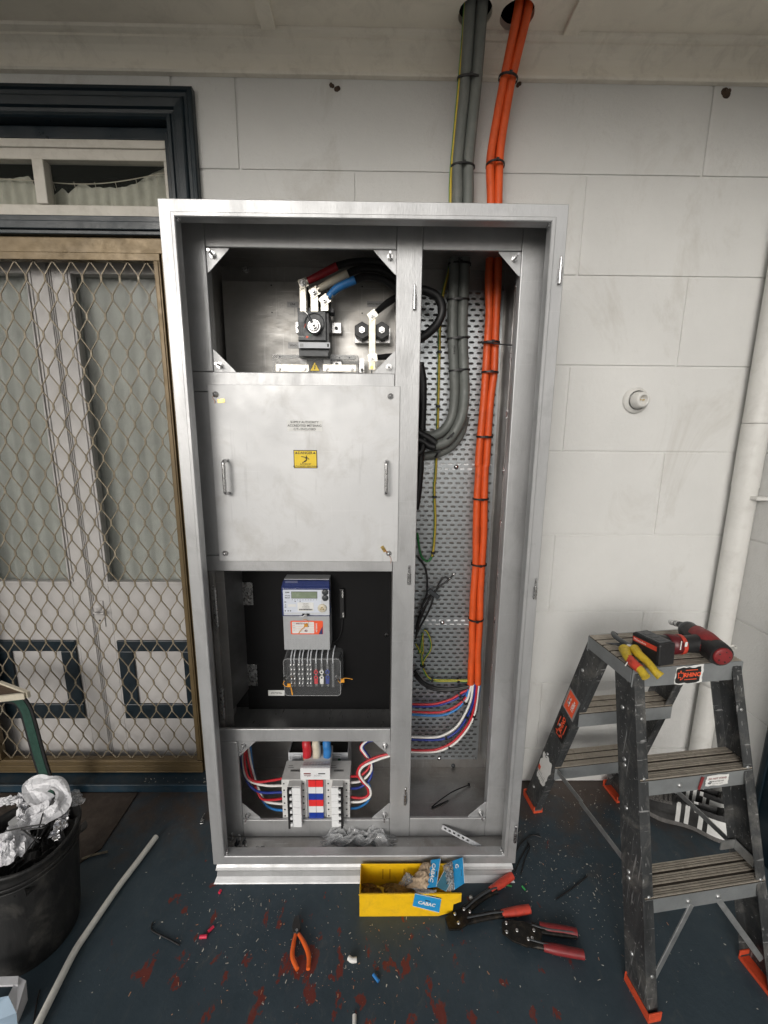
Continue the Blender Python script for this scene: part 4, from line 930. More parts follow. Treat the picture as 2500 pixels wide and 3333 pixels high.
for side in (0, 1):
    if side == 0: o0, o1, tg0, tg1, r0, r1, i0, i1 = 212, 305, 305, 392, 392, 548, 548, 660
    else: o0, o1, tg0, tg1, r0, r1, i0, i1 = 1325, 1432, 1225, 1312, 1098, 1225, 1005, 1098
    lab = None
    br = MB()
    ox0, ox1 = xr(o0, o1, FT); ix0, ix1 = xr(i0, i1, FT); tx0, tx1 = xr(tg0, tg1, FR); rx0, rx1 = xr(r0, r1, FR)
    X0, X1 = min(ox0, ix0), max(ox1, ix1)
    bank = MB()
    for j in range(6):
        z1_, z0_ = zT-j*pole-.0004, zT-(j+1)*pole+.0004
        bank.box(X0, X1, FT, .185, z0_, z1_)
        mx0, mx1 = min(tx0, rx0)+.001, max(tx1, rx1)-.001
        bank.box(mx0, mx1, FR+.006, FT-.0002, z0_-.002, z1_-.002)
    bk = bank.build('breaker_bank', M_WPL2 if side == 0 else M_WPL2, db, bevel=.0009)
    b = MB()
    for j in range(6):
        z1_, z0_ = zT-j*pole-.0006, zT-(j+1)*pole+.0006
        b.box(rx0, rx1, FR, FR+.0059, z0_-.003, z1_-.003)
    b.build('breaker_face', M_WPL, bk, bevel=.0006)
    for j in range(6):
        z1_, z0_ = zT-j*pole, zT-(j+1)*pole
        b = MB(); b.box(tx0, tx1, FR+.0035, FR+.0059, z0_-.003, z1_-.0035, 0)
        zz = (z0_+z1_)/2-.003; sgn = 1 if side == 0 else -1
        xa = tx0+(.001 if side == 0 else .0085); xb = tx1-(.0085 if side == 0 else .001)
        b.box(xa, xb, FR-.006, FR+.0034, z0_-.0028, z1_-.0040, 0)
        xa, xb = (tx1-.0082, tx1-.0005) if side == 0 else (tx0+.0005, tx0+.0082)
        b.box(xa, xb, FR-.004, FR+.0034, zz-.0052, zz+.0052, 1)
        b.build('toggle', [M_BLK, M_WPL], bk, bevel=.0006)
    for xc in ((ox0+ox1)/2, (ix0+ix1)/2):
        for j in range(6):
            zz = zT-(j+.62)*pole; b = MB(); b.cyl((xc-.001, FT-.0001, zz), (xc-.001, FT-.0006, zz), .0030, seg=12); b.build('terminal_screw', M_INK, bk)
    b = MB(); tzz = zT+.0003
    for i in range(16):
        xx = X0+.024+i*.0022
        if xx < X1-.014: b.box(xx, xx+.0012, .135, .143, tzz, tzz+.0002)
    b.box(X0+.012, X0+.032, .151, .1525, tzz, tzz+.0002); b.box(X0+.012, X0+.028, .161, .1622, tzz, tzz+.0002); b.build('printing', M_INK, bk)
# phase strip down the middle
Xa, Xb = xr(690, 952, FT-.004); Xm = (Xa+Xb)/2; za, zb2 = ep(800, 890, FT-.004).z, ep(800, 1577, FT-.004).z
b = MB(); b.box(ep(655,1200,FT).x+.002, ep(1005,1200,FT).x-.002, FT+.004, .21, zb2-.004, za+.012, 3)
hgt = (za-zb2)/6
for j, m_ in enumerate((0, 1, 2, 0, 1, 2)):
    for s0, s1 in ((Xa, Xm-.0006), (Xm+.0006, Xb)):
        b.box(s0, s1, FT-.004, FT+.0039, zb2+hgt*(5-j)+.0002, zb2+hgt*(6-j)-.0002, m_)
b.box(Xm-.00055, Xm+.00055, FT-.002, FT+.0039, zb2, za, 4)
b.build('phase_strip', [mat('strip_red', (.72,.03,.03), .4), M_WPL, mat('strip_blue', (.01,.04,.30), .4), M_MGREY, M_INK], db)
# main terminal cover
q0, q1 = ep(535, 672, .088), ep(1078, 875, .088); b = MB(); b.box(q0.x, q1.x, .088, .102, q1.z, q0.z); b.box(q0.x+.004, q1.x-.004, .1021, .208, q1.z, q0.z-.012)
tcv = b.build('terminal_cover', M_WPL, db, bevel=.0015)
b = MB()
p, r = ep(600, 755, .0879), ep(728, 772, .0879); b.box(p.x, r.x, .0872, .0879, r.z, p.z, 0)
p, r = ep(862, 755, .0879), ep(988, 772, .0879); b.box(p.x, r.x, .0872, .0879, r.z, p.z, 1)
p = ep(672, 795, .0878); b.text('Schneider', (p.x, .0875, p.z), X_, Z_, .0062, 0, bold=.0001); b.text('Electric', (p.x+.004, .0875, p.z-.0045), X_, Z_, .0036, 0)
p = ep(845, 790, .0878); b.text('Acti9 Isobar', (p.x, .0875, p.z), X_, Z_, .0045, 2); b.text('Distribution board 250A', (p.x+.002, .0875, p.z-.0038), X_, Z_, .0028, 2)
b.build('printing', [M_TRED, M_DGREY, M_INK], tcv)
b = MB(); wA, wB = ep(570, 655, .137), ep(1085, 655, .137); uA = ep(600, 450, .200)
z_lo, z_hi = q0.z+.0005, ep(830, 452, .170).z
n = 9
for i in range(n):
    xa = q0.x+.004+(q1.x-q0.x-.008)*i/n; xb = q0.x+.004+(q1.x-q0.x-.008)*(i+1)/n-.0012
    b.add([(xa,.090,z_lo),(xb,.090,z_lo),(xb,.170,z_hi),(xa,.170,z_hi),(xa,.092,z_lo-.002),(xb,.092,z_lo-.002),(xb,.172,z_hi-.002),(xa,.172,z_hi-.002)], [(0,1,2,3),(7,6,5,4),(0,4,5,1),(2,6,7,3),(1,5,6,2),(0,3,7,4)])
    for k in range(10):
        t = (k+.5)/10; yy = .090+.080*t; zz = z_lo+(z_hi-z_lo)*t; b.box(xa, xb, yy-.0012, yy+.0002, zz-.0005, zz+.0016)
b.build('finger_guard', glassy('milky_cover', (.66,.63,.66), .72, .25), db)
for (xc, w_, m_, cn) in ((655, 160, M_RED, 'red'), (828, 150, M_CREAM, 'cream'), (1020, 150, M_LBLU, 'light blue')):
    top = ep(xc-5, 190, .160); bot = ep(xc+3, 455, .150); rr = (ep(xc+w_/2, 300, .17).x-ep(xc-w_/2, 300, .17).x)/2
    t = thing('sleeved_cable', 'fat %s sleeved cable dropping into the white terminal cover' % cn, 'sleeved cable', tuple(bot), 'sleeved cables feeding the distribution board')
    b = MB(); b.tube([top+V3((0,.12,.012)), top+V3((0,.06,.022)), top, (top+bot)/2+V3((.002,0,0)), bot], [rr*.8,rr*.85,rr*.95,rr,rr*.93], 18); 
    b.build('sleeve', m_, t)
    b = MB(); b.box(bot.x-rr*.8, bot.x+rr*.8, .150, .156, bot.z-.016, bot.z+.004); b.build('lug', M_COPPER, t)
# wires to the breakers
def wire(pts, m, lab, grp, r=.0036, name='wire', cat='wire', tail=None):
    b = MB(); P_ = [c(k, x, y, y=d) for k, x, y, d in pts]
    if tail: P_ += [V3(t) for t in tail]
    b.tube(P_, r, 10); return tag(b.build(name, m), lab, cat, grp)
D = lambda pts, d0, d1: [('D', x, y, d0+(d1-d0)*i/(len(pts)-1)) for i, (x, y) in enumerate(pts)]
LW_ = [([(640,435),(560,450),(450,462),(380,430),(350,340),(345,240),(348,120)], M_RED, 'red wire entering the left breaker bank at its top terminal'),
       ([(640,490),(520,490),(410,466),(355,420),(335,340),(330,240)], M_WHT, 'white wire entering the left breaker bank at its second terminal'),
       ([(640,541),(500,545),(420,520),(365,455),(330,350),(322,250),(320,120)], M_DBLU, 'dark blue wire entering the left breaker bank at its third terminal'),
       ([(645,590),(560,600),(480,592),(435,510),(385,350),(358,220),(350,120)], M_RED, 'red wire entering the left breaker bank at its fourth terminal'),
       ([(645,632),(570,625),(500,603),(445,490),(405,360),(380,230),(368,120)], M_WHT, 'white wire entering the left breaker bank at its fifth terminal'),
       ([(650,682),(570,672),(505,632),(455,530),(415,380),(395,240),(384,120)], M_LBLU, 'light blue wire entering the left breaker bank at its lowest terminal')]
for i, (p, m_, l) in enumerate(LW_): wire(D(p, .122, .18+.012*i), m_, l, 'wires to the left breaker bank', .0042)
RW_ = [([(1155,422),(1240,412),(1300,360),(1310,305),(1270,250),(1240,205),(1260,165),(1340,138)], M_RED, 'red wire leaving the right breaker bank at its top terminal'),
       ([(1160,468),(1250,452),(1320,380),(1318,310),(1275,245),(1248,195),(1285,152),(1350,140)], M_WHT, 'white wire leaving the right breaker bank at its second terminal'),
       ([(1160,515),(1240,502),(1310,445),(1330,375),(1325,300),(1280,235),(1258,190),(1300,150),(1380,140)], M_DBLU, 'dark blue wire leaving the right breaker bank at its third terminal'),
       ([(1160,578),(1250,586),(1300,560),(1290,500),(1240,445),(1215,390),(1250,330),(1350,275),(1480,240),(1560,225)], M_RED, 'red wire leaving the right breaker bank at its fourth terminal'),
       ([(1160,617),(1250,612),(1315,572),(1312,510),(1270,465),(1232,400),(1262,342),(1370,292),(1480,257),(1560,240)], M_WHT, 'white wire leaving the right breaker bank at its fifth terminal'),
       ([(1160,668),(1230,656),(1295,612),(1320,540),(1300,460)], M_LBLU, 'light blue wire leaving the right breaker bank at its lowest terminal')]
for i, (p, m_, l) in enumerate(RW_): wire(D(p, .122, .19 if i != 3 and i != 4 else .13), m_, l, 'wires to the right breaker bank', .0042)
def tie(P, ax, r1, r2=None, parent=None, m=M_BLK, side=None):
    """a cable tie as a flat band ring round a bundle at P, whose run is ax; half widths r1 across, r2 in depth"""
    P = V3(P); d = V3(ax).normalized(); u = Y_-d*Y_.dot(d); u.normalize(); q = d.cross(u); r2 = r2 or r1
    b = MB(); n = 20; w_ = .0030; vs = []
    for s in (-1, 1):
        for k in range(n):
            a = 2*math.pi*k/n; vs.append(P+d*(s*w_)+q*(math.cos(a)*r1)+u*(math.sin(a)*r2))
    for s in (-1, 1):
        for k in range(n):
            a = 2*math.pi*k/n; vs.append(P+d*(s*w_)+q*(math.cos(a)*(r1+.0022))+u*(math.sin(a)*(r2+.0022)))
    fs = []
    for k in range(n):
        k2 = (k+1) % n; fs += [(2*n+k, 3*n+k, 3*n+k2, 2*n+k2), (k, 2*n+k, 2*n+k2, k2), (n+k, n+k2, 3*n+k2, 3*n+k)]
    b.add(vs, fs); h = P-u*(r2+.003); b.bar(h-q*.0045, h+q*.0045, .0085, .006, u)
    o = b.build('cable_tie', m, parent); return o
# ================================================================== BIG CABLE BUNDLES
def bundle(name, lab, cat, path, offs, r, m, ties, mname='cable', loc=None):
    P_ = [V3(c(k, x, y, y=d)) for k, x, y, d in path]; t = thing(name, lab, cat, tuple(P_[0]))
    for (ox, oy) in offs:
        b = MB(); b.tube([p+V3((ox*(1+.12*math.sin(i*2.1)), oy, 0)) for i, p in enumerate(P_)], r, 16, sub=8); b.build(mname, m, t)
    for k, x, y, d, r1, r2 in ties:
        p = c(k, x, y, y=d); j = min(range(len(P_)), key=lambda i: (P_[i]-p).length); a = P_[min(j+1, len(P_)-1)]-P_[max(j-1, 0)]; tie(p, a, r1, r2, t)
    return t
OP = [('Z',1712,-40,.275),('Z',1701,40,.285),('V',536,340,.318),('V',490,600,.325),('V',478,716,.322),('V',478,868,.312),('F',792,390,.305),('F',786,600,.312),('F',782,830,.318),('F',772,1040,.322),('F',762,1245,.322),('F',742,1450,.322),('F',722,1700,.322),('F',708,1900,.322),('G',815,60,.322),('G',803,313,.322),('G',797,600,.322),('G',788,857,.322),('G',772,1100,.322),('G',765,1318,.322),('G',755,1600,.322),('H',752,150,.322),('H',750,322,.322)]
ot = bundle('orange_cable_bundle', 'pair of orange sheathed cables dropping from the ceiling hole down the right of the cabinet', 'cable bundle', OP, [(-.0130,0),(.0130,0),(0,.0225)], .0125, M_ORG,
    [('V',536,340,.318,.027,.025),('V',480,716,.322,.027,.025),('F',770,1030,.322,.027,.025),('F',762,1245,.322,.027,.025),('F',722,1708,.322,.027,.025),('G',803,313,.322,.027,.025),('G',788,857,.322,.027,.025),('G',763,1312,.322,.027,.025)], 'orange_cable')
b = MB(); b.tube([c('F',695,1022,y=.296), c('F',830,1040,y=.292), c('F',940,1048,y=.27)], .0022, 6); b.build('long_tie_tail', M_BLK, ot)
GP = [('Z',1555,-40,.275),('Z',1548,40,.285),('V',375,345,.318),('V',350,600,.325),('V',340,722,.322),('V',340,868,.312),('F',545,390,.305),('F',540,600,.312),('F',530,830,.318),('F',530,1000,.322),('F',540,1230,.322)]
def tail(pts, d=.322): return [('F', x, y, d) for x, y in pts]
gt = bundle('grey_cable_bundle', 'pair of grey sheathed cables with an earth wire hooking left inside the cabinet', 'cable bundle', GP, [], .0155, M_GRYC,
    [('V',370,342,.318,.036,.0195),('V',340,722,.322,.036,.0195),('F',545,465,.307,.0345,.0195),('F',535,722,.315,.0345,.0195),('F',530,1000,.322,.0345,.0195),('F',542,1230,.322,.0345,.0195)])
base = [V3(c(k, x, y, y=d)) for k, x, y, d in GP]
def catm(off, pts, d=.322): return [p+V3((off, 0, 0)) for p in base]+[V3(c('F', x, y, y=d)) for x, y in pts]
b = MB(); b.tube(catm(-.0168, [(508,1420),(490,1560),(440,1650),(370,1695),(300,1700),(240,1690)], .325), .0168, 16, sub=8); b.build('grey_cable', M_GRYC, gt)
b = MB(); b.tube(catm(.0168, [(580,1400),(560,1560),(510,1670),(450,1740),(395,1765),(368,1768)], .30), .0172, 16, sub=8); b.build('grey_cable', M_GRYC, gt)
b = MB(); b.tube([c('F',588,1560,y=.335), c('F',550,1690,y=.335), c('F',480,1780,y=.335), c('F',380,1830,y=.335), c('F',250,1855,y=.335)], .0150, 16, sub=8); b.build('grey_cable', M_GRYC, gt)
p = c('F',366,1768,y=.30); b = MB(); b.cyl(p, p+V3((-.002,0,0)), .0125, seg=16); b.tube([p, p+V3((-.02,-.0,.008)), p+V3((-.05,.01,.012))], .0105, 12); b.build('cut_end', M_BLK, gt)
b = MB()
for (fx, fy) in ((515,820),(508,1080)): q = c('F', fx, fy, y=.3045); b.text('FLEXIBLE' if fy < 900 else '0.6/1kV', q, Z_, -X_, .009, 0, bold=.0001)
b.build('cable_print', M_INK, gt)
for pts_, r_x in (([(370,1752),(330,1722),(290,1700),(235,1668)], .0125), ([(362,1785),(320,1770),(285,1745),(235,1725)], .0120), ([(300,1700),(282,1760),(270,1810),(240,1830)], .0100)):
    b = MB(); b.tube([c('F', x, y, y=.275) for x, y in pts_], r_x, 12); b.build('black_core', M_BLK, gt)
tie(c('F',470,1700,y=.312), (1,0,-1), .034, .03, gt); tie(c('F',385,1810,y=.325), (1,0,-.4), .022, .02, gt)
# earth wire, half yellow half green
EP = [('Z',1515,-30,.275),('Z',1513,45,.285),('V',326,345,.318),('V',292,720,.322),('V',287,868,.312),('F',478,390,.33),('F',470,500,.335),('F',428,670,.345),('F',405,900,.350),('F',400,1100,.352),('F',393,1400,.354),('F',385,1700,.356),('F',372,1980,.356),('G',420,200,.356),('G',420,300,.356),('G',427,500,.356),('G',415,700,.354),('G',400,795,.352),('G',360,836,.350),('G',312,790,.346),('G',292,700,.34),('G',280,600,.33)]
EW = [c(k, x, y, y=d) for k, x, y, d in EP]
ew = thing('earth_wire', 'thin yellow and green earth wire beside the grey cables looping low behind the post', 'earth wire', tuple(EW[0]))
b = MB(); b.tube(EW[:18], .0042, 10); b.build('wire_yellow', M_GYY, ew)
b = MB(); b.tube([p+V3((-.0012,.0014,0)) for p in EW], .0042, 10); b.build('wire_green', M_GYW, ew)
for k, x, y in (('F',400,1097),('F',390,1488),('G',420,298),('G',408,762)): tie(c(k, x, y, y=.352), (0,0,1), .0058, .0058, ew)
# cores leaving the orange sheath
H_ = lambda pts, d: [('H', x, y, d) for x, y in pts]
CW = [([(700,318),(688,370),(640,398),(560,447),(450,482),(350,492),(200,488)], M_RED, 'red core, uppermost of those curving left from the orange cables', .334),
      ([(706,318),(690,385),(625,432),(520,480),(400,507),(200,508)], M_DBLU, 'dark blue core hugging the uppermost red one below the orange cables', .338),
      ([(712,320),(690,420),(610,500),(500,550),(400,560),(200,550)], M_RED, 'red core between two blue ones below the orange cables', .330),
      ([(718,320),(675,450),(605,530),(500,578),(380,584),(200,574)], M_LBLU, 'light blue core paired with the second red one', .330),
      ([(728,320),(700,430),(672,478)], M_WHT, 'short visible white core tied with the light blue one below the sheath', .326),
      ([(742,320),(722,450),(672,572),(600,680),(500,745),(400,766),(200,762)], M_WHT, 'thick white core sweeping left in the third tied pair', .324),
      ([(758,320),(742,470),(692,592),(620,702),(520,770),(400,788),(200,782)], M_DBLU, 'dark blue core sweeping left under the thick white one', .326),
      ([(774,320),(757,480),(722,610),(652,722),(560,812),(450,862),(350,874),(200,871)], M_RED, 'lowest red core sweeping left with a white one under it', .322),
      ([(788,320),(768,500),(740,604),(682,712),(590,812),(480,872),(380,888),(200,887)], M_WHT, 'lowest white core sweeping left under the lowest red one', .324),
      ([(796,320),(786,400),(768,470),(752,520)], M_LBLU, 'light blue core on the outside right below the orange sheath', .332)]
for p, m_, l, d in CW: wire(H_(p, d), m_, l, 'coloured cores fanning out of the orange cables', .0046, 'cable_core', 'cable core')
for x, y, ax, r_, lab in ((628,415,(1,0,.5),.011,'upper red and blue pair'),(668,470,(1,0,1),.013,'light blue and white pair'),(678,585,(1,0,1.6),.012,'white and dark blue pair'),(740,580,(1,0,2),.011,'red and white pair by the tray edge'),(513,760,(1,0,.4),.012,'white and dark blue pair near the post'),(540,838,(1,0,.7),.011,'lowest red and white pair')):
    o = tie(c('H', x, y, y=.330), ax, r_, .008); tag(o, 'black cable tie around the '+lab, 'cable tie', 'black cable ties on the cores')
# earths and black cores low in the right compartment
GW = [([('H',700,290,.33),('H',600,290,.338),('H',400,283,.345),('H',345,230,.345),('H',318,170,.345),('H',312,60,.345),('G',322,1600,.345),('G',322,1430,.345)], 'green earth wire running from the orange sheath up to the small loop'),
      ([('H',700,300,.332),('H',600,299,.34),('H',420,296,.347),('H',352,250,.347),('H',322,170,.347),('G',335,1650,.347),('G',385,1570,.345),('G',385,1490,.345),('G',355,1420,.345),('G',330,1405,.345)], 'green earth wire making the small loop at the left of the tray'),
      ([('G',322,1440,.345),('G',300,1590,.345),('G',285,1560,.345),('G',262,1520,.34)], 'short green earth wire bending behind the centre post')]
for p, l in GW:
    t = thing('green_earth_wire', l, 'earth wire', tuple(c(p[0][0], p[0][1], p[0][2], y=p[0][3])), 'green earth wires low in the cabinet')
    P_ = [c(k, x, y, y=d) for k, x, y, d in p]
    b = MB(); b.tube(P_, .0037, 8); b.build('green_insulation', M_GYW, t)
    b = MB(); b.tube([q+V3((.0010,-.0020,.0012)) for q in P_], .0021, 8); b.build('yellow_stripe', M_GYY, t)
for k, x, y, lab in (('H',398,285,'green wires at their bend'),('H',615,292,'green wires near the orange sheath'),('G',322,1700,'green wires below the small loop')):
    o = tie(c(k, x, y, y=.342), (1,0,0) if k == 'H' else (0,0,1), .009, .007); tag(o, 'black cable tie around the '+lab, 'cable tie', 'black cable ties on the earths')
BK = [([('G',575,945,.335),('G',540,985,.335),('G',450,1055,.335),('G',385,1130,.335),('G',325,1260,.335),('G',285,1370,.335),('G',262,1480,.33)], 'black control wire with the longest bare tip, pointing up right'),
      ([('G',538,982,.33),('G',505,968,.33),('G',465,1005,.33),('G',425,1085,.33),('G',350,1190,.33),('G',300,1300,.33),('G',270,1420,.33)], 'black control wire with the hooked bare tip'),
      ([('G',430,1085,.34),('G',395,1110,.34),('G',330,1180,.34),('G',290,1290,.34),('G',262,1400,.335)], 'black control wire along the left of the tied bunch'),
      ([('G',415,1110,.34),('G',390,1200,.34),('G',350,1290,.34),('G',305,1370,.34),('G',268,1450,.335)], 'black control wire bowing to the right of the tied bunch'),
      ([('G',278,795,.34),('G',335,875,.34),('G',356,960,.34),('G',358,1060,.34),('G',352,1120,.34),('G',310,1210,.34)], 'black control wire dropping from behind the post into the tied bunch'),
      ([('H',705,340,.33),('H',560,362,.338),('H',420,352,.345),('H',330,310,.345),('H',285,262,.345),('H',255,215,.34)], 'uppermost black core curving left below the green earths'),
      ([('H',700,352,.33),('H',570,372,.336),('H',420,368,.343),('H',330,328,.343),('H',280,280,.343),('H',255,250,.34)], 'lowest black core curving left below the green earths')]
for p, l in BK: wire(p, M_BLK, l, 'thin black wires low in the cabinet', .0036 if p[0][0] == 'G' else .0062, 'black_wire', 'black wire')
for x, y in ((575,945),(537,983)):
    p = c('G', x, y, y=.333); b = MB(); b.cyl(p, p+V3((.004,0,.004)), .0024, seg=8)
    tag(b.build('bare_wire_tip', M_ZINC), 'bright bare ferrule at the %s black control wire tip' % ('upper right' if x == 575 else 'lower left'), 'ferrule')
p = c('G', 420, 1108, y=.325); b = MB(); b.bar(p-V3((.022,0,-.016)), p+V3((.016,0,-.014)), .016, .012, (0,1,0)); tag(b.build('cable_clamp', M_DGREY, bevel=.002), 'dark block clamp gripping the bunch of black control wires', 'cable clamp')
# black mains loop and riser at the left of the right compartment
b = MB(); b.tube([c('F',230,655,y=.245), c('F',300,655,y=.245), c('F',385,700,y=.25), c('F',418,790,y=.255), c('F',392,880,y=.255), c('F',325,955,y=.25), c('F',250,1005,y=.245)], .0135, 14, sub=8)
tag(b.build('mains_loop', M_BLK), 'thick black mains cable looping out to the right of the centre post', 'mains cable')
b = MB(); b.tube([c('F',262,1190,y=.30), c('F',280,1300,y=.30), c('F',281,1450,y=.30), c('F',276,1600,y=.30), c('F',268,1750,y=.30), c('F',262,1900,y=.30), c('G',300,80,y=.30), c('G',285,250,y=.30), c('G',262,400,y=.30)], .0125, 14, sub=8)
tag(b.build('mains_riser', M_BLK), 'thick black mains cable running down just right of the centre post', 'mains cable')
# ================================================================== LOOSE THINGS ON THE CABINET FLOOR
FZ = ZB+.0065
def crumple(poly_fn, nx, ny, amp, seed, freq=9):
    r = random.Random(seed); ph = [(r.uniform(-freq, freq), r.uniform(-freq, freq), r.uniform(0, 6.3)) for _ in range(14)]
    vs = []
    for j in range(ny+1):
        for i in range(nx+1):
            u, v = i/nx, j/ny; p = poly_fn(u, v); h = 0
            for a, d, f in ph: h += abs(math.sin(a*u*3+d*v*3+f))
            h = (h/14-.45)*amp*2.2; edge = min(1, 6*min(u, 1-u, v, 1-v)); vs.append(V3(p)+V3((amp*.35*math.sin(ph[0][0]*v*6), amp*.3*math.sin(ph[1][0]*u*6), max(h, 0)*edge+amp*edge*.4+.001)))
    return vs, [(j*(nx+1)+i, j*(nx+1)+i+1, (j+1)*(nx+1)+i+1, (j+1)*(nx+1)+i) for j in range(ny) for i in range(nx)]
bg_ = thing('plastic_bag', 'crumpled clear plastic bag of black clips on the cabinet floor', 'plastic bag', (-.06, .06, FZ))
p00, p10, p11, p01 = c('D',930,985,z=FZ), c('D',1500,990,z=FZ), c('D',1510,880,z=FZ), c('D',960,860,z=FZ)
def pf(u, v):
    a = p00.lerp(p10, u); d = p01.lerp(p11, u); return a.lerp(d, v)
b = MB(); v_, f_ = crumple(pf, 26, 10, .036, 4, 5.5); jr = random.Random(2); v_ = [q+V3((jr.uniform(-1,1), jr.uniform(-1,1), jr.uniform(-.6,1)))*.0028 for q in v_]; f_ = [t3 for q in f_ for t3 in ((q[0],q[1],q[2]), (q[0],q[2],q[3]))]; b.add(v_, f_); bo = b.build('film', M_CLEARW, bg_)
b = MB(); v_, f_ = crumple(lambda u, v: pf(.14+u*.62, .28+v*.45), 14, 6, .024, 9, 4); b.add(v_, f_); b.build('contents', M_DGREY, bg_)
a, d = c('H',470,1510,z=FZ+.02), c('H',915,1735,z=FZ+.004)
st_ = thing('perforated_strip', 'bright perforated metal strip leaning across the cabinet floor at the right', 'metal strip', tuple(d))
b = MB(); a = V3((a.x, .080, c('H',470,1510,y=.080).z)); d = c('H',915,1735,z=FZ+.004); ln = (a-d).length; dr = (d-a).normalized(); up = V3((0,-.7,.7)); up = (up-dr*up.dot(dr)).normalized(); rr = dr.cross(up)
b.bar(a, d, .013, .0018, up, 0)
for k in range(6):
    q = a+dr*(.012+.016*k)+up*.0010; b.bar(q-dr*.004, q+dr*.004, .005, .0006, up, 1)
b.build('strip', [M_ZINC, M_INK], st_)
b = MB(); b.bar(d+V3((-.003,.0,.004)), d+V3((-.003,.002,.022)), .006, .006, (0,1,0)); b.build('screw', M_DGREY, st_)
b = MB(); p, q = c('H',705,1160,z=FZ+.003), c('H',395,1348,z=FZ+.003); b.tube([p, p.lerp(q, .5)+V3((0,.002,.012)), q, p.lerp(q, .62)+V3((.006,-.008,0))], .0020, 6); b.box(p.x-.004, p.x+.004, p.y-.004, p.y+.004, p.z-.002, p.z+.005)
tag(b.build('cable_tie', M_BLK), 'loose black cable tie lying inside the bottom right of the cabinet', 'cable tie')
NUTS = [((250,900),1),((285,945),0),((305,910),1),((345,935),0),((240,975),2),((270,980),2),((350,965),1),((230,905),2),((445,980),2),((480,975),2),((300,975),2),((352,990),2)]
for i, ((x, y), kd) in enumerate(NUTS):
    p = c('D', x, y, z=FZ+.002); b = MB()
    if kd == 2:
        b.tube([p+V3((.0085*math.cos(a), .0085*math.sin(a), 0)) for a in [k*math.pi/6 for k in range(13)]], .0016, 6, sub=2)
        o = b.build('washer', M_ZINC)
        tag(o, 'thin steel washer on the cabinet floor '+('between the screw cluster and the plastic bag' if x > 400 else 'in the bottom left cluster of screws'), 'washer', 'loose washers'+(' near the bag' if x > 400 else ' in the corner'))
    else:
        b.cyl(p, p+V3((0,0,.006)), .0075, seg=6); b.cyl(p+V3((0,0,.006)), p+V3((.004,-.004,.026)), .0034, seg=8, m=0)
        tag(b.build('bolt', M_ZINC if kd else M_DGREY), ('bright' if kd else 'dull dark')+' steel bolt in the bottom left cluster on the cabinet floor', 'bolt', 'loose %s bolts' % ('bright' if kd else 'dark'))
# ================================================================== DOWNPIPE, BULB SOCKET
dp = thing('downpipe', 'white round downpipe standing in the corner right of the stepladder', 'downpipe', (1.372, .345, 0))
PR = .0385; px0, py0 = 1.371, .352
b = MB()
jz = [c('T',1000,695,y=.35).z, c('T',935,1070,y=.35).z, c('T',830,2040,y=.35).z]
b.cyl((px0,py0,jz[2]), (px0,py0,jz[1]-.003), PR, seg=32); b.cyl((px0,py0,jz[1]+.0), (px0,py0,jz[0]-.002), PR*1.03, seg=32); b.cyl((px0,py0,jz[0]), (px0,py0,CZ-.09), PR*1.0, seg=32)
b.build('pipe', M_PIPE, dp)
b = MB(); b.cyl((px0,py0,jz[1]-.005), (px0,py0,jz[1]+.004), PR*1.05, seg=32); b.build('collar', M_PIPE, dp)
b = MB(); b.cyl((px0,py0,jz[2]-.001), (px0,py0,.0015), .0345, seg=28); b.lathe([(0,.0345),(.001,.041),(.05,.041),(.052,.0345)], (px0,py0,.55), (0,0,-1), 24); b.build('lower_pipe', M_PIPE, dp)
b = MB(); q = c('T',930,2035,y=.33); b.tube([(px0+.036,.335,q.z), (px0+.05,.325,q.z+.004), (RW-.001,.315,q.z)], .006, 8); b.lathe([(-.012,PR*.97),(-.012,PR*1.07),(.012,PR*1.07),(.012,PR*.97)], (px0,py0,jz[2]-.012), (0,0,1), 28); b.build('clip', M_PIPE, dp)
b = MB(); q = c('T',1075,1140,x=RW-.001); b.box(RW-.05, RW-.0005, q.y-.03, q.y+.02, q.z-.008, q.z+.004); tag(b.build('pipe_bracket', M_PIPE, bevel=.002), 'small white bracket on the side wall beside the downpipe', 'bracket')
p = c('T', 308, 560, y=WY)
bf = thing('lamp_socket', 'round white batten lamp socket with no bulb on the block wall', 'lamp socket', tuple(p))
b = MB(); b.lathe([(0,.0455),(.006,.0455),(.010,.043),(.014,.036),(.017,.034)], p, (0,-1,0), 40); b.build('base', M_PIPE, bf)
p2 = p+V3((.0,-.0171,0)); b = MB(); ax = V3((.1,-1,.0)); b.lathe([(0,.030),(.012,.0285),(.026,.026),(.030,.023),(.031,.016),(.028,.0145),(.012,.014),(.012,.0004)], p2, ax, 32); b.build('socket', M_PIPE, bf)
b = MB(); q = p2+V3((.0026,-.026,.0)); 
for s in (-1, 1): b.cyl(q+V3((s*.006,.012,0)), q+V3((s*.006,.004,0)), .0025, seg=8)
b.build('contact', M_BRASS, bf)
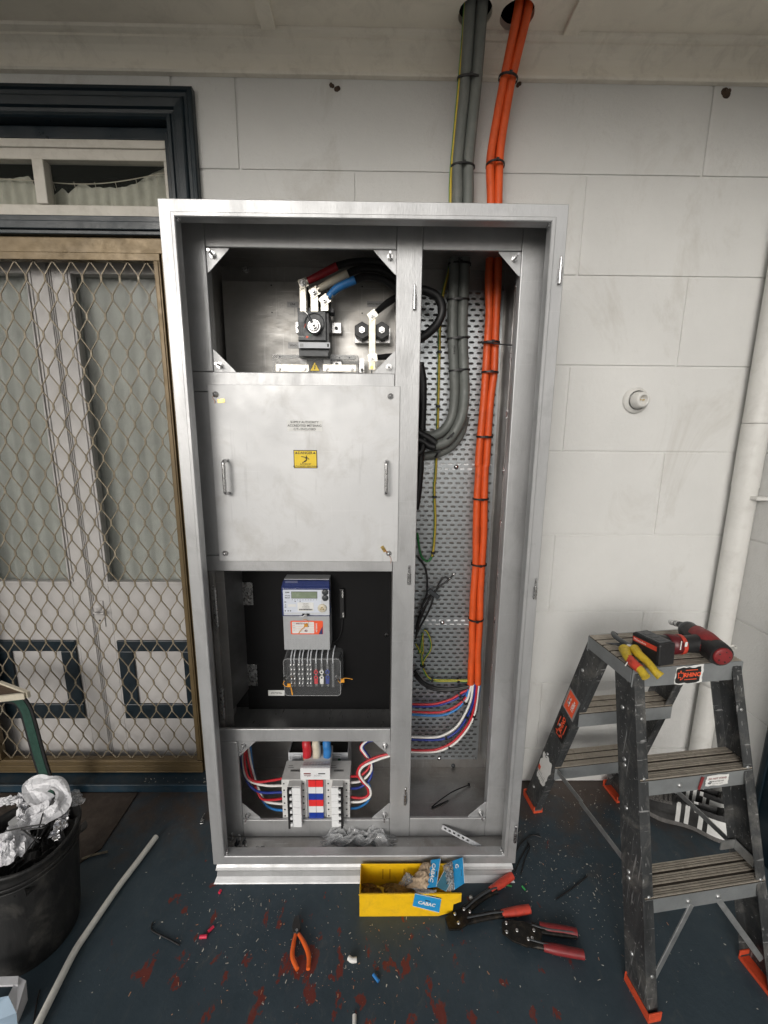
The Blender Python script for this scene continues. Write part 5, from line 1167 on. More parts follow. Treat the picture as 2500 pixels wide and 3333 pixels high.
# ================================================================== STEPLADDER
LO, LYAW = V3((.885, .02, 0)), math.radians(7.2)
LM = Matrix.Translation(LO) @ Matrix.Rotation(LYAW, 4, 'Z')
ld = thing('stepladder', 'grey double sided stepladder with orange feet standing right of the cabinet', 'stepladder', tuple(LO))
TH = .85
def halfw(z): return .195-(.195-.166)*z/TH
def nearf(z): return -.3365+(.3365-.111)*z/TH
def farb(z): return .3365-(.3365-.080)*z/TH
def LB(): 
    b = MB(); b.X = LM; return b
def rail(side, near):
    b = LB(); z0, z1 = .012, TH-.004; RWD = .080; t = .0035; fl = .030
    for z_a, z_b in ((z0, z1),):
        vs = []
        for z in (z_a, z_b):
            hx = halfw(z)*side; yf = nearf(z) if near else farb(z)-RWD; yb = yf+RWD; i_ = -side
            sec = [(0,0),(fl*i_,0),(fl*i_,t),(t*i_,t),(t*i_,RWD-t),(fl*i_,RWD-t),(fl*i_,RWD),(0,RWD)]
            vs += [(hx+x, yf+y, z) for x, y in sec]
        n = 8; fs = [(k, (k+1) % n, (k+1) % n+n, k+n) for k in range(n)]
        if side < 0: fs = fs
        b.add(vs, fs+[tuple(range(n)), tuple(range(2*n-1, n-1, -1))])
    r_ = b.build('rail', M_GDARK, ld, bevel=.001)
    b = LB(); hx = halfw(0)*side; yf = (nearf(0) if near else farb(0)-RWD); i_ = -side
    xa, xb = sorted((hx-.003*i_, hx+.034*i_)); ya, yb = yf-.004, yf+RWD+.004
    b.box(xa, xb, ya, yb, .0005, .0115); b.box(xa, xb, ya, ya+.0035, .0116, .030); b.box(xa, xb, yb-.0035, yb, .0116, .030)
    xo = xa if side < 0 else xb-.0028; b.box(xo, xo+.0028, ya+.0036, yb-.0036, .0116, .026)
    b.build('foot', M_FOOT, r_, bevel=.0012)
    b = LB()
    for z in (.10,.285,.30,.46,.57,.585,.72):
        hxx = halfw(z)*side; yy = (nearf(z) if near else farb(z)-RWD); pz_ = V3((hxx+side*.0005, yy+.052, z)); b.lathe([(-.001,.006),(.0015,.0055),(.0028,.003),(.003,.0003)], pz_, (side,0,0), 10)
        b.build('rivet', M_BRACE, r_); b = LB()
        if near and z in (.10,.285,.57,.72):
            b.lathe([(-.001,.005),(.0012,.0045),(.0022,.0025),(.0024,.0003)], (hxx-side*.017, yy, z), (0,-1,0), 10); b.build('rivet', M_BRACE, r_); b = LB()
    return r_
rails = {}
for s in (-1, 1):
    for nr in (True, False): rails[(s, nr)] = rail(s, nr)
def step(z, near):
    hw = halfw(z)-.0045; yf = nearf(z) if near else farb(z)-.080; D_ = .080
    b = LB(); ys = yf-.002; 
    # ribbed tread
    def ribs(b, hw, ya, yb, zt, n, m0=0, m1=2):
        w_ = (yb-ya)/n; b.box(-hw, hw, ya, yb, zt-.006, zt-.003, m1)
        for k in range(n):
            if k % 5 == 4: continue
            b.box(-hw+.0002, hw-.0002, ya+w_*k+w_*.18, ya+w_*k+w_*.80, zt-.0029, zt-.0006*(k % 2), m0)
    ribs(b, hw, ys, ys+D_, z, 14)
    b.box(-hw, hw, ys, ys+.0025, z-.052, z-.0052, 1); b.box(-hw, hw, ys+D_-.0025, ys+D_, z-.052, z-.0052, 1)
    o = b.build('step', [M_TREAD, M_GEDGE, M_GROOVE], ld, bevel=0)
    if near:
        for x in (-.05, .04):
            b = LB(); b.lathe([(-.001,.0075),(.002,.007),(.004,.004),(.0045,.0003)], (x, ys, z-.03), (0,-1,0), 12); b.build('rivet', M_BRACE, o)
    return o
s1 = step(.285, True); s2 = step(.57, True); step(.285, False); step(.57, False)
# top
b = LB(); hw = halfw(TH)+.003; y0, y1 = -.111, .078; n = 29; w_ = (y1-y0)/n
b.box(-hw, hw, y0, y1, TH-.006, TH-.003, 1)
for k in range(n):
    if k % 5 != 4: b.box(-hw+.0002, hw-.0002, y0+w_*k+w_*.18, y0+w_*k+w_*.80, TH-.0029, TH-.0005*(k % 2), 0)
b.build('top_tread', [M_TREAD, M_GROOVE], ld)
b = LB(); pl = [(0,0),(2*hw+.004,0),(2*hw-.002,.062),(.006,.062)]
pl = [(.004,0),(2*hw,0),(2*hw+.004,.004),(2*hw+.004,.052),(2*hw,.056),(.004,.056),(0,.052),(0,.004)]
b.prism(pl, (-hw-.002, y0-.001, TH-.0565), X_, Z_, .0028)
fp = b.build('top_plate', M_GEDGE, ld, bevel=.0008)
b = LB(); b.prism(pl, (-hw-.002, y1+.0038, TH-.0565), X_, Z_, .0028); b.build('top_plate', M_GEDGE, ld, bevel=.0008)
for sx in (-1, 1):
    b = LB(); b.box(sx*hw-.0015 if sx > 0 else sx*hw-.0015, sx*hw+.0015, y0+.003, y1-.001, TH-.045, TH-.0052); b.build('side_plate', M_GEDGE, ld, bevel=.0008)
for x, z in ((-hw+.022, TH-.045), (hw-.018, TH-.020), (hw-.016, TH-.042), (-hw+.018,TH-.022)):
    b = LB(); b.lathe([(0,.0068),(.0015,.0064),(.0028,.004),(.003,.0003)], (x, y0-.0039, z), (0,-1,0), 14); b.build('rivet', M_GDARK, fp)
# braces
def lbar(name, p, q, w_, t, up, m=M_BRACE):
    b = LB(); b.bar(p, q, w_, t, up); b.build(name, m, ld, bevel=.0008)
hz = .24
lbar('brace', (-.035, nearf(hz)+.012, hz), (-halfw(.03)+.030, nearf(.05)+.02, .075), .016, .004, (0,1,0))
lbar('brace', (.045, nearf(hz)+.012, hz), (halfw(.03)-.030, nearf(.05)+.02, .075), .016, .004, (0,1,0))
lbar('brace', (-.035, farb(hz)-.012, hz), (-halfw(.03)+.030, farb(.05)-.02, .075), .016, .004, (0,1,0))
lbar('brace', (.045, farb(hz)-.012, hz), (halfw(.03)-.030, farb(.05)-.02, .075), .016, .004, (0,1,0))
for s in (-1, 1):
    lbar('spreader', (s*(halfw(.28)-.012), farb(.28)-.070, .27), (s*(halfw(.28)-.014), .02, .285), .003, .018, (0,0,1))
    lbar('spreader', (s*(halfw(.28)-.009), .03, .285), (s*(halfw(.28)-.012), nearf(.28)+.072, .30), .003, .018, (0,0,1))
b = LB(); b.box(halfw(.3)-.060, halfw(.3)-.012, nearf(.3)+.074, nearf(.3)+.078, .295, .325); b.box(halfw(.3)-.016, halfw(.3)-.012, nearf(.3)+.020, nearf(.3)+.0735, .295, .325); b.build('bracket', M_BRACE, ld, bevel=.001)
# stickers on the ladder
def plane_on(px, py, pz, u, v): return V3((px, py, pz)), V3(u), V3(v)
rnd = random.Random(11)
def ragged(b, o, u, v, w_, h_, m, jag=.08, n=8, lift=0):
    pts = []
    for k in range(n): pts.append((w_*k/n, -h_*jag*rnd.random()*(k > 0)))
    for k in range(n): pts.append((w_*(1+jag*.4*rnd.random()), h_*k/n))
    for k in range(n): pts.append((w_*(1-k/n), h_*(1+jag*rnd.random())))
    for k in range(n): pts.append((-w_*jag*.4*rnd.random(), h_*(1-k/n)))
    nn = u.cross(v); cc = o+u*(w_/2)+v*(h_/2)+nn*lift
    vs = [cc]+[o+u*x+v*y+nn*lift for x, y in pts]; k = len(pts)
    b.add(vs, [(0, 1+i, 1+(i+1) % k) for i in range(k)], m)
def rhino_label(b, o, u, v, w_, h_, white=True):
    nn = u.cross(v)
    if white: ragged(b, o, u, v, w_, h_, 0, .10)
    ragged(b, o+u*w_*.03+v*h_*.06, u, v, w_*.88, h_*.84, 1, .10, lift=.0002)
    for yy in (.20, .76): b.add([o+u*(w_*.34)+v*(h_*yy)+nn*.0005, o+u*(w_*.80)+v*(h_*yy)+nn*.0005, o+u*(w_*.80)+v*(h_*(yy+.05))+nn*.0005, o+u*(w_*.34)+v*(h_*(yy+.05))+nn*.0005], [(0,1,2,3)], 2)
    b.text('RHINO', o+u*(w_*.62)+v*(h_*.49)+nn*.0002, u, v, min(h_*.50, w_*.205), 2, bold=h_*.014)
    pts = [(.10,.50),(.06,.68),(.13,.62),(.17,.80),(.20,.62),(.27,.66),(.30,.48),(.26,.28),(.18,.22),(.21,.34),(.16,.40),(.10,.34)]
    P_ = [o+u*(w_*x)+v*(h_*y)+nn*.0006 for x, y in pts]
    for a, d in zip(P_, P_[1:]+P_[:1]):
        r = (d-a).normalized().cross(nn)*(h_*.022); b.add([a-r, a+r, d+r, d-r], [(0,1,2,3)], 2)
b = LB(); a = LM.inverted() @ c('M',842,880,y=-.09)
rhino_label(b, V3((-.0395, y0-.0045, TH-.0545)), X_, Z_, .083, .050); 
b.build('sticker', [M_STW, M_STK, M_STO], fp)
# far-left rail web stickers: plane follows the web
def web_point(z, t, near=False):  # t across the web 0..1 front to back
    s = -1; hx = halfw(z)*s-.0006; yf = (nearf(z) if near else farb(z)-.080); return V3((hx, yf+.080*t, z))
wu = (web_point(.6, .5)-web_point(.1, .5)).normalized()
def web_sticker(z, h_, texts, kind):
    b = LB(); u = wu; v = V3((0,1,0)); v = (v-u*v.dot(u)).normalized(); o = web_point(z, .06)-u*.0; W_ = h_; h_ = .068
    if kind == 'orange':
        b.add([o, o+u*W_, o+u*W_+v*h_, o+v*h_], [(0,1,2,3)], 3); nn = u.cross(v); o2 = o+u*.006+v*.008+nn*.0003
        b.add([o2, o2+u*(W_-.012), o2+u*(W_-.012)+v*(h_-.016), o2+v*(h_-.016)], [(0,1,2,3)], 2)
        b.text('150kg', o2+u*(W_*.45)+v*(h_*.20)+nn*.0002, u, v, .019, 0, bold=.0006); b.text('INDUSTRIAL', o2+u*(W_*.45)+v*(h_*.48)+nn*.0002, u, v, .0075, 0, bold=.0002); b.text('LOAD RATING', o2+u*(W_*.45)+v*(h_*.64)+nn*.0002, u, v, .006, 0)
    elif kind == 'rhino': rhino_label(b, o, u, v, W_, h_, False)
    else:
        ragged(b, o+v*.006, u, v, W_, .050, 0, .22); nn = u.cross(v)
        for i in range(8): b.add([o+u*.012+v*(.012+i*.007)+nn*.0004, o+u*(.040-.004*(i % 3))+v*(.012+i*.007)+nn*.0004, o+u*(.040-.004*(i % 3))+v*(.014+i*.007)+nn*.0004, o+u*.012+v*(.014+i*.007)+nn*.0004], [(0,1,2,3)], 3)
        b.add([o+u*.03+v*(h_*.72)+nn*.0004, o+u*.052+v*(h_*.72)+nn*.0004, o+u*.052+v*(h_*.92)+nn*.0004, o+u*.03+v*(h_*.92)+nn*.0004], [(0,1,2,3)], 2)
    b.build('sticker', [M_STW, M_STK, M_STO, M_STG], rails[(-1, False)])
web_sticker(.52, .092, 0, 'orange'); web_sticker(.40, .105, 0, 'rhino'); web_sticker(.155, .125, 0, 'white')
b = LB(); o = V3((.005, nearf(.57)-.0045, .57-.047)); b.add([o, o+V3((.008,0,-.004)), o+V3((.016,0,.036)), o+V3((.006,0,.038))], [(0,1,2,3)], 1)
o = V3((.028, nearf(.57)-.0045, .57-.040)); ragged(b, o, X_, Z_, .068, .030, 0, .10); b.text('DO NOT STAND', o+V3((.034,-.0002,.021)), X_, Z_, .0075, 1, bold=.0002)
b.text('ABOVE THIS STEP', o+V3((.036,-.0002,.012)), X_, Z_, .0048, 2, bold=.0001); b.text('Keep body centred', o+V3((.036,-.0002,.005)), X_, Z_, .0042, 2); b.build('sticker', [M_STW, M_TRED, M_INK], s2)
# ================================================================== DRILL on the ladder top
dr_ = thing('cordless_driver', 'red and black cordless driver lying on top of the stepladder', 'cordless driver', (.90, -.05, TH))
zc = TH+.034
rear, chuck = V3((.968, -.112, zc+.004)), V3((.976, .022, zc+.010))
ax = (chuck-rear).normalized()
b = MB(); b.tube([rear, rear+ax*.012, rear+ax*.045, rear+ax*.085, chuck], [.0300,.0325,.033,.031,.026], 22, flat=1.0); b.build('housing', M_BLK, dr_)
b = MB(); b.lathe([(0,.0245),(.004,.0245),(.006,.022),(.007,.010),(.0072,.0003)], rear-ax*.0002, -ax, 24)
for k in range(5): 
    a = 2*math.pi*k/5; b.lathe([(0,.0022),(.0015,.0018),(.0016,.0002)], rear-ax*.0066+V3((.015*math.cos(a), 0, .015*math.sin(a))), -ax, 8, 1)
b.build('rear_cap', [M_TRED, M_BLK], dr_)
b = MB(); b.tube([rear+ax*.030+V3((.0,.0,.009)), rear+ax*.06+V3((-.002,0,.012)), rear+ax*.10+V3((-.002,0,.010))], [.0250,.0268,.0245], 20); 
b.tube([rear+ax*.020+V3((-.008,.0,.0)), rear+ax*.06+V3((-.010,0,.0)), rear+ax*.10+V3((-.006,0,.0))], [.022,.0262,.022], 20); b.build('side_shell', M_TRED, dr_)
b = MB(); b.lathe([(0,.026),(.006,.027),(.014,.024),(.022,.017),(.026,.011),(.036,.0105)], chuck-ax*.002, ax, 24); b.build('nose', M_DGREY, dr_)
t0 = chuck+ax*.034; up_ = (c('M',830,160,y=t0.y+.075)-t0); e_ = t0+up_
b = MB(); b.cyl(t0, t0+up_*.16, .0095, seg=18, m=1); b.cyl(t0+up_*.16, t0+up_*.45, .0085, seg=18, m=0); b.cyl(t0+up_*.45, t0+up_*.50, .0092, seg=18, m=1); b.cyl(t0+up_*.50, e_, .0092, .0088, seg=18, m=0); b.build('socket_bit', [M_ZINC, M_BLK], dr_)
h0 = rear+ax*.062; bt = V3((.836, -.045, zc+.0))
b = MB(); b.tube([h0+V3((-.012,0,0)), h0.lerp(bt, .28), h0.lerp(bt, .55), h0.lerp(bt, .80), bt], [.027,.0245,.0235,.0255,.0290], 20, flat=1.0); b.build('grip', M_BLK, dr_)
q = h0.lerp(bt, .50); hd = (bt-h0).normalized()
b = MB(); b.lathe([(0,.0250),(.002,.0272),(.011,.0285),(.013,.0275)], q-hd*.004, hd, 24); b.build('red_band', M_TRED2, dr_)
b = MB(); b.lathe([(0,.0268),(.028,.0296),(.029,.02)], q+hd*.010, hd, 24); nx_ = V3((0,-1,.35)).normalized(); b.build('collar', mat('maroon_plastic', (.10,.008,.012), .4), dr_)
b = MB(); o = q+hd*.012+V3((0,-.0285,.008)); b.add([o, o+hd*-.0+V3((.007,0,0)), o+V3((.007,-.0005,.014)), o+V3((0,-.0005,.014))], [(0,1,2,3)]); b.add([o+V3((-.012,0,-.010)), o+V3((-.009,0,-.010)), o+V3((-.009,0,.016)), o+V3((-.012,0,.016))], [(0,1,2,3)]); b.build('rating_sticker', M_STW, dr_)
b = MB(); b.tube([h0+ax*.012+V3((-.022,0,.002)), h0+ax*.018+V3((-.038,0,.0)), h0+ax*.010+V3((-.045,0,0))], [.010,.008,.005], 10); b.build('trigger', M_TRED, dr_)
BM = Matrix.Translation(V3((.806, -.052, TH+.0345))) @ Matrix.Rotation(math.radians(14), 4, 'Z') @ Matrix.Rotation(math.radians(-4), 4, 'X')
b = MB(); b.X = BM; b.box(-.024, .030, -.058, .034, -.0325, .0305); bat = b.build('battery', M_BLK, dr_, bevel=.006, seg=3)
b = MB(); b.X = BM; b.box(-.0262, -.0243, -.052, .028, -.022, .024, 0); b.box(-.0268, -.0263, -.050, .026, .009, .022, 1); b.text('Milwaukee', V3((-.0271, .002, .0155)), V3((0,-1,0)), Z_, .0095, 2); 
b.cyl((-.0263, -.0, -.008), (-.0285, -.0, -.008), .0045, seg=12, m=3); b.build('battery_label', [M_BLK, M_TRED2, M_STW, M_DGREY], bat, bevel=.0004)
b = MB(); b.X = BM; b.box(-.018, .024, -.050, .028, .0306, .0325)
for k in range(3): b.box(-.010, .016, -.040+k*.02, -.028+k*.02, .0326, .0334)
b.build('battery_ribs', M_DGREY, bat, bevel=.0008)
# ================================================================== CABLE CUTTER
cc_ = thing('cable_cutter', 'insulated cable cutter with yellow handles hanging over the stepladder top edge', 'cable cutter', (.775, -.02, TH))
pv = V3((.776, .0, TH+.016))
hA = [c('M',288,468,z=TH+.022), c('M',330,560,z=TH+.021), c('M',400,640,z=TH+.018), c('M',470,700,z=TH+.014), c('M',540,795,z=TH+.004)]
hB = [c('M',405,465,z=TH+.026), c('M',460,530,z=TH+.025), c('M',560,620,z=TH+.020), c('M',640,720,z=TH+.012), c('M',708,785,z=TH+.004)]
b = MB(); b.tube(hA, [.0145,.0115,.0105,.0100,.0112], 14); b.build('handle', M_YELG, cc_)
b = MB(); b.tube(hB, [.0135,.0115,.0100,.0098,.0118], 14); b.build('handle', M_YELG, cc_)
b = MB(); b.tube([hA[1].lerp(hA[2], .25), hA[2], hA[3].lerp(hA[2], .1)], .0120, 14); b.build('red_wrap', M_TRED2, cc_)
b = MB(); b.tube([hA[0]+V3((.002,.006,0)), c('M',300,420,z=TH+.018), c('M',200,410,z=TH+.014), c('M',75,398,z=TH+.010)], [.008,.010,.008,.002], 8, flat=.5)
b.build('lower_jaw', M_DGREY, cc_)
b = MB(); b.tube([hB[0]+V3((0,.004,0)), c('M',345,425,z=TH+.022), c('M',250,370,z=TH+.024), c('M',185,320,z=TH+.026), c('M',165,275,z=TH+.026), c('M',215,300,z=TH+.026)], [.009,.012,.011,.010,.006,.003], 8, flat=.5); b.build('upper_jaw', M_DGREY, cc_)
b = MB(); q = c('M',345,440,z=TH+.026); b.cyl(q-V3((0,0,.01)), q+V3((0,0,.004)), .007, seg=14); b.build('pivot', M_ZINC, cc_)
b = MB(); q = c('M',300,660,y=-.112); b.tube([q, q+V3((.004,-.002,.012))], .0014, 6); tag(b.build('wire_offcut', M_STW), 'tiny white offcut stuck on the front edge of the stepladder top', 'offcut')
# ================================================================== YELLOW BIN
bn = thing('parts_bin', 'yellow plastic parts bin on the floor in front of the cabinet plinth', 'parts bin', (.13, -.06, 0))
def N_(x, y, yy=-.103): return c('N', x, y, y=yy)
H0 = .088; fy, by = -.103, -.013; XL = -.0135
prof = [(XL,.0005),(.232,.0005),(.2745,.017),(.2765,.045),(.3000,.056),(.3000,H0),(XL,H0)]
t_ = .0025
def wallp(b, y, th): b.prism([(x, z) for x, z in prof], (0, y+th, 0), X_, Z_, th)
b = MB(); wallp(b, fy, t_); wallp(b, by-t_, t_)
b.box(XL, XL+t_, fy+t_+.0002, by-t_-.0002, .0005, H0); b.box(XL+t_+.0002, .232, fy+t_+.0002, by-t_-.0002, .0005, .003)
b.add([(.232, fy+t_, .0005), (.2745, fy+t_, .017), (.2745, by-t_, .017), (.232, by-t_, .0005), (.232, fy+t_, .003), (.2745, fy+t_, .0195), (.2745, by-t_, .0195), (.232, by-t_, .003)], [(0,1,2,3),(7,6,5,4),(0,4,5,1),(2,6,7,3),(1,5,6,2),(0,3,7,4)])
b.box(.2735, .2760, fy+t_+.0002, by-t_-.0002, .0172, .046)
b.box(XL-.002, .300, fy-.0025, fy-.0001, H0-.004, H0+.0005)
b.build('bin_shell', M_YEL, bn, bevel=.0008)
b = MB()
for x in (355, 440, 612): q = N_(x, 300, by-t_-.001); b.box(q.x-.0022, q.x+.0022, by-t_-.0012, by-t_-.0002, .030, .070)
b.build('slot_strip', mat('slot_yellow', (.50,.27,.01), .5), bn)  # darker yellow strips drawn for the slots in the back wall
# packets
def card(name, pts, txt, tang, lab, m=M_BLUP, bagpts=None, under=0):
    t = thing(name, lab, 'packet', tuple(pts[0]), 'blue header packets')
    P_ = [V3(p) for p in pts]; n = (P_[1]-P_[0]).cross(P_[3]-P_[0]).normalized()
    if n.y > 0 and abs(n.y) > .3: n = -n
    if n.z < -.3: n = -n
    b = MB(); vs = P_+[p-n*.0012 for p in P_]; b.add(vs, [(0,1,2,3),(7,6,5,4),(0,4,5,1),(1,5,6,2),(2,6,7,3),(3,7,4,0)], 0)
    ctr = sum(P_, V3())/4; L_ = (P_[tang[1]]-P_[tang[0]]); u = L_.normalized(); v = n.cross(u).normalized()
    q_ = [p.lerp(ctr, .0) for p in P_]
    b.text(txt, ctr+n*.0004-v*.004, u, v, min(.0165, L_.length*.20), 1, bold=.0006)
    for a, d in ((0,1),(2,3)):
        e = (P_[d]-P_[a]); w_ = (ctr-(P_[a]+P_[d])/2)*.07; b.add([P_[a]+n*.0003, P_[d]+n*.0003, P_[d]+w_+n*.0003, P_[a]+w_+n*.0003], [(0,1,2,3)], 1)
    s_ = ctr+v*.008+n*.0004; b.add([s_-u*.008-v*.0015, s_+u*.008-v*.0015, s_+u*.008+v*.0015, s_-u*.008+v*.0015], [(0,1,2,3)], 2)
    b.build('header_card', [m, M_STW, M_INK], t)
    if bagpts:
        for nm, bp, mm, amp, sd in bagpts:
            b = MB(); B_ = [V3(q) for q in bp]
            f = lambda u_, v_: (B_[0].lerp(B_[1], u_)).lerp(B_[3].lerp(B_[2], u_), v_)
            v2, f2 = crumple(f, 16, 12, amp, sd, 7); b.add(v2, f2, 0, True); b.build(nm, mm, t)
    return t
M_KRAFT = mat('bag_contents', (.50,.38,.26), .7, 0, .35, 70, .5, 150)
def cN(x, y, z=None, yy=None): return c('N', x, y, z=z) if z is not None else c('N', x, y, y=yy)
card('terminal_packet', [cN(1048,165,z=.118), cN(1000,505,z=.092), cN(885,517,z=.094), cN(930,182,z=.120)], 'CABAC', (0,1), 'blue header packet standing leftmost in the yellow bin above a beige bag', M_BLUP,
     [('clear_bag', [cN(640,520,z=.060), cN(885,517,z=.093), cN(930,185,z=.119), cN(850,210,z=.085)], M_KRAFT, .014, 21), ('clear_bag', [cN(535,480,z=.055), cN(700,530,z=.058), cN(760,420,z=.075), cN(640,345,z=.070)], M_CLEARW, .014, 22)])
card('terminal_packet', [cN(1318,148,z=.122), cN(1338,458,z=.094), cN(1212,540,z=.092), cN(1182,195,z=.112)], 'CABAC', (0,1), 'blue header packet furthest right, poking up beyond the yellow bin', M_BLUP,
     [('clear_bag', [cN(1130,560,z=.085), cN(1212,540,z=.091), cN(1182,200,z=.112), cN(1080,260,z=.095)], M_CLEARW, .012, 23)])
card('terminal_packet', [cN(1240,340,z=.102), cN(1115,560,z=.094), cN(990,495,z=.093), cN(1090,310,z=.100)], '', (0,1), 'dull teal packet between the two upright blue packets in the yellow bin', M_BLUP2)
fyy = fy-.0035
card('terminal_packet', [cN(742,582,yy=fyy), cN(1057,648,yy=fyy), cN(1030,815,yy=fyy), cN(712,735,yy=fyy)], 'CABAC', (0,1), 'blue header packet hanging flat on the front face of the yellow bin', M_BLUP,
     [('clear_bag', [cN(760,575,yy=fyy+.001), cN(1000,622,yy=fyy+.001), cN(1000,545,z=.0895), cN(700,515,z=.0895)], M_CLEARW, .003, 25)])
rr_ = random.Random(5)
for i in range(9):
    q = V3((rr_.uniform(.0, .10), rr_.uniform(-.085, -.035), rr_.uniform(.012, .034))); a = rr_.uniform(0, 3.1); e = q+V3((.024*math.cos(a), .024*math.sin(a), rr_.uniform(0, .008)))
    b = MB(); b.cyl(q, q.lerp(e, .45), .0042, seg=10); b.cyl(q.lerp(e, .4), e, .0026, seg=10)
    tag(b.build('crimp_lug', M_YELG), 'small yellow insulated crimp lug at the left end inside the yellow bin', 'crimp lug', 'crimp lugs in the yellow bin')
b = MB(); v_, f_ = crumple(lambda u, v: V3((-.008+.235*u, -.098+.08*v, .010)), 26, 12, .018, 31, 9); b.add(v_, f_); b.build('loose_contents', mat('bin_contents', (.20,.13,.04), .7, 0, .6, 60, .5, 120), bn)
# ================================================================== TOOLS ON THE FLOOR
def K_(x, y, z): return c('K', x, y, z=z)
def slab(b, pts, z0, z1, m=0):
    vs = [V3((p.x, p.y, z0)) for p in pts]; vs2 = [V3((p.x, p.y, z1)) for p in pts]; n = len(pts)
    ar = sum(pts[i].x*pts[(i+1) % n].y-pts[(i+1) % n].x*pts[i].y for i in range(n))
    if ar < 0: vs.reverse(); vs2.reverse()
    b.add(vs+vs2, [tuple(reversed(range(n))), tuple(range(n, 2*n))]+[(i, (i+1) % n, (i+1) % n+n, i+n) for i in range(n)], m)
def crimper(lab, head, armA, armB, gripA, gripB, piv, m1, m2, frame=None):
    t = thing('crimping_tool', lab, 'crimping tool', tuple(K_(*piv[0], 0)))
    b = MB(); slab(b, [K_(x, y, .012) for x, y in head], .006, .012); slab(b, [K_(x, y, .024) for x, y in head], .018, .024); b.build('jaw_plates', M_BLKT, t, bevel=.001)
    cx = sum(p[0] for p in head)/len(head); cy = sum(p[1] for p in head)/len(head)
    b = MB(); slab(b, [K_(cx+(x-cx)*.72, cy+(y-cy)*.66, .018) for x, y in head], .0121, .0179); b.build('die', M_DGREY, t)
    for arm, zz in ((armA, .014), (armB, .016)):
        b = MB(); P_ = [K_(x, y, zz) for x, y in arm]; b.tube(P_, [.0135]+[.0115]*(len(P_)-1), 10, flat=.6); b.build('arm', M_BLKT, t)
        b = MB(); b.tube([p+V3((0,-.0,.0095)) for p in P_], .0028, 6, flat=.6); b.build('arm_edge', M_DGREY, t)
    for g_, m_, zz in ((gripA, m1, .015), (gripB, m2, .017)):
        b = MB(); P_ = [K_(x, y, zz) for x, y in g_]; b.tube(P_, [.0100,.0128,.0122,.0118][:len(P_)], 12, flat=.95); b.build('grip', m_, t)
    for x, y in piv:
        q = K_(x, y, .0245); b = MB(); b.lathe([(-.001,.0048),(.0015,.0045),(.0024,.003),(.0024,.0003)], q, (0,0,1), 12); b.build('pivot', M_ZINC, t)
    return t
M_BLKT = mat('tool_black_steel', (.018,.017,.016), .38, .6, .4, 60, .3, 120, None, (.10,.07,.04), .5, 60)
crimper('black crimping tool with two bright orange grips beside the yellow bin', [(680,560),(730,515),(800,495),(850,530),(850,580),(780,632),(705,636)], [(800,525),(880,455),(975,395),(1010,385)], [(820,575),(900,560),(980,545),(1050,538)], [(968,388),(1040,340),(1105,292)], [(1040,535),(1130,520),(1218,505)],
        [(743,535),(766,592),(838,522),(800,505)], M_TRED2, M_TRED2)
crimper('black crimping tool with two dull dark red grips nearest the stepladder', [(1040,590),(1070,572),(1180,582),(1262,612),(1300,660),(1290,735),(1200,742),(1110,705),(1045,655)], [(1230,620),(1300,640),(1400,655),(1515,668)], [(1220,715),(1290,735),(1340,748)], [(1280,610),(1340,628),(1430,640),(1518,658)], [(1305,745),(1380,760),(1470,778),(1562,795)],
        [(1070,594),(1072,650),(1138,640),(1210,695),(1235,690),(1245,640)], M_TRED, M_TRED)
pl_ = thing('pliers', 'small side cutting pliers with orange handles lying open on the floor', 'pliers', tuple(c('Z',965,3030,z=0)))
def zf(x, y, z=.01): return c('Z', x, y, z=z)
b = MB(); slab(b, [zf(958,2990),(zf(968,2982)),zf(976,2998),zf(980,3022),zf(972,3042),zf(955,3042),zf(950,3020)], .005, .016); b.build('head', mat('tool_steel', (.07,.07,.07), .35, .7), pl_, bevel=.0015)
b = MB(); q = zf(966,3028,.0165); b.cyl(q-V3((0,0,.002)), q+V3((0,0,.0015)), .004, seg=12); b.build('pivot', M_ZINC, pl_)
b = MB(); b.tube([zf(962,3040), zf(955,3075), zf(952,3115), zf(968,3155)], [.0048,.0062,.0066,.0056], 12); b.build('handle', M_PORG, pl_)
b = MB(); b.tube([zf(972,3040), zf(990,3070), zf(1005,3110), zf(1003,3155)], [.0048,.0062,.0066,.0056], 12); b.build('handle', M_PORG, pl_)
# ties, conduit, offcuts on the floor
def floor_tube(name, pts, r, m, lab, cat, group=None, seg=8):
    b = MB(); b.tube([V3(p) for p in pts], r, seg); return tag(b.build(name, m), lab, cat, group)
floor_tube('conduit', [c('L',x,y,z=.011) for x, y in ((1125,495),(990,675),(860,845),(745,1010),(640,1165),(550,1300),(480,1430),(380,1630),(270,1850),(180,2030))], .0095, mat('conduit_white', (.80,.79,.73), .5, 0, .06, 30, .2, 90, None, (.20,.18,.15), .4, 30), 'long off-white plastic conduit lying curved across the floor at left', 'conduit', None, 14)
def ltie(name, k, pts, lab, z=.003): floor_tube(name, [c(k, x, y, z=z) for x, y in pts], .0022, M_BLK, lab, 'cable tie', 'loose black cable ties on the floor', 6)
ltie('cable_tie', 'L', [(1100,1110),(1090,1160),(1130,1190),(1210,1230),(1295,1275)], 'short hooked black cable tie lying right of the white conduit')
ltie('cable_tie', 'K', [(1385,443),(1450,400),(1520,350),(1585,295)], 'straight black cable tie lying between the crimping tools and the stepladder')
ltie('cable_tie', 'J', [(215,340),(170,328),(130,345),(85,385),(60,430)], 'black cable tie arching beside the bottom right corner of the cabinet')
ltie('cable_tie', 'J', [(130,370),(145,405),(115,480),(88,580)], 'black cable tie hanging in a narrow loop beside the cabinet plinth', .004)
ltie('cable_tie', 'J', [(135,390),(90,470),(50,560)], 'black cable tie crossing under the narrow loop beside the plinth', .002)
ltie('cable_tie', 'L', [(285,1600),(265,1690),(240,1840)], 'black cable tie near the white carton at the bottom left corner')
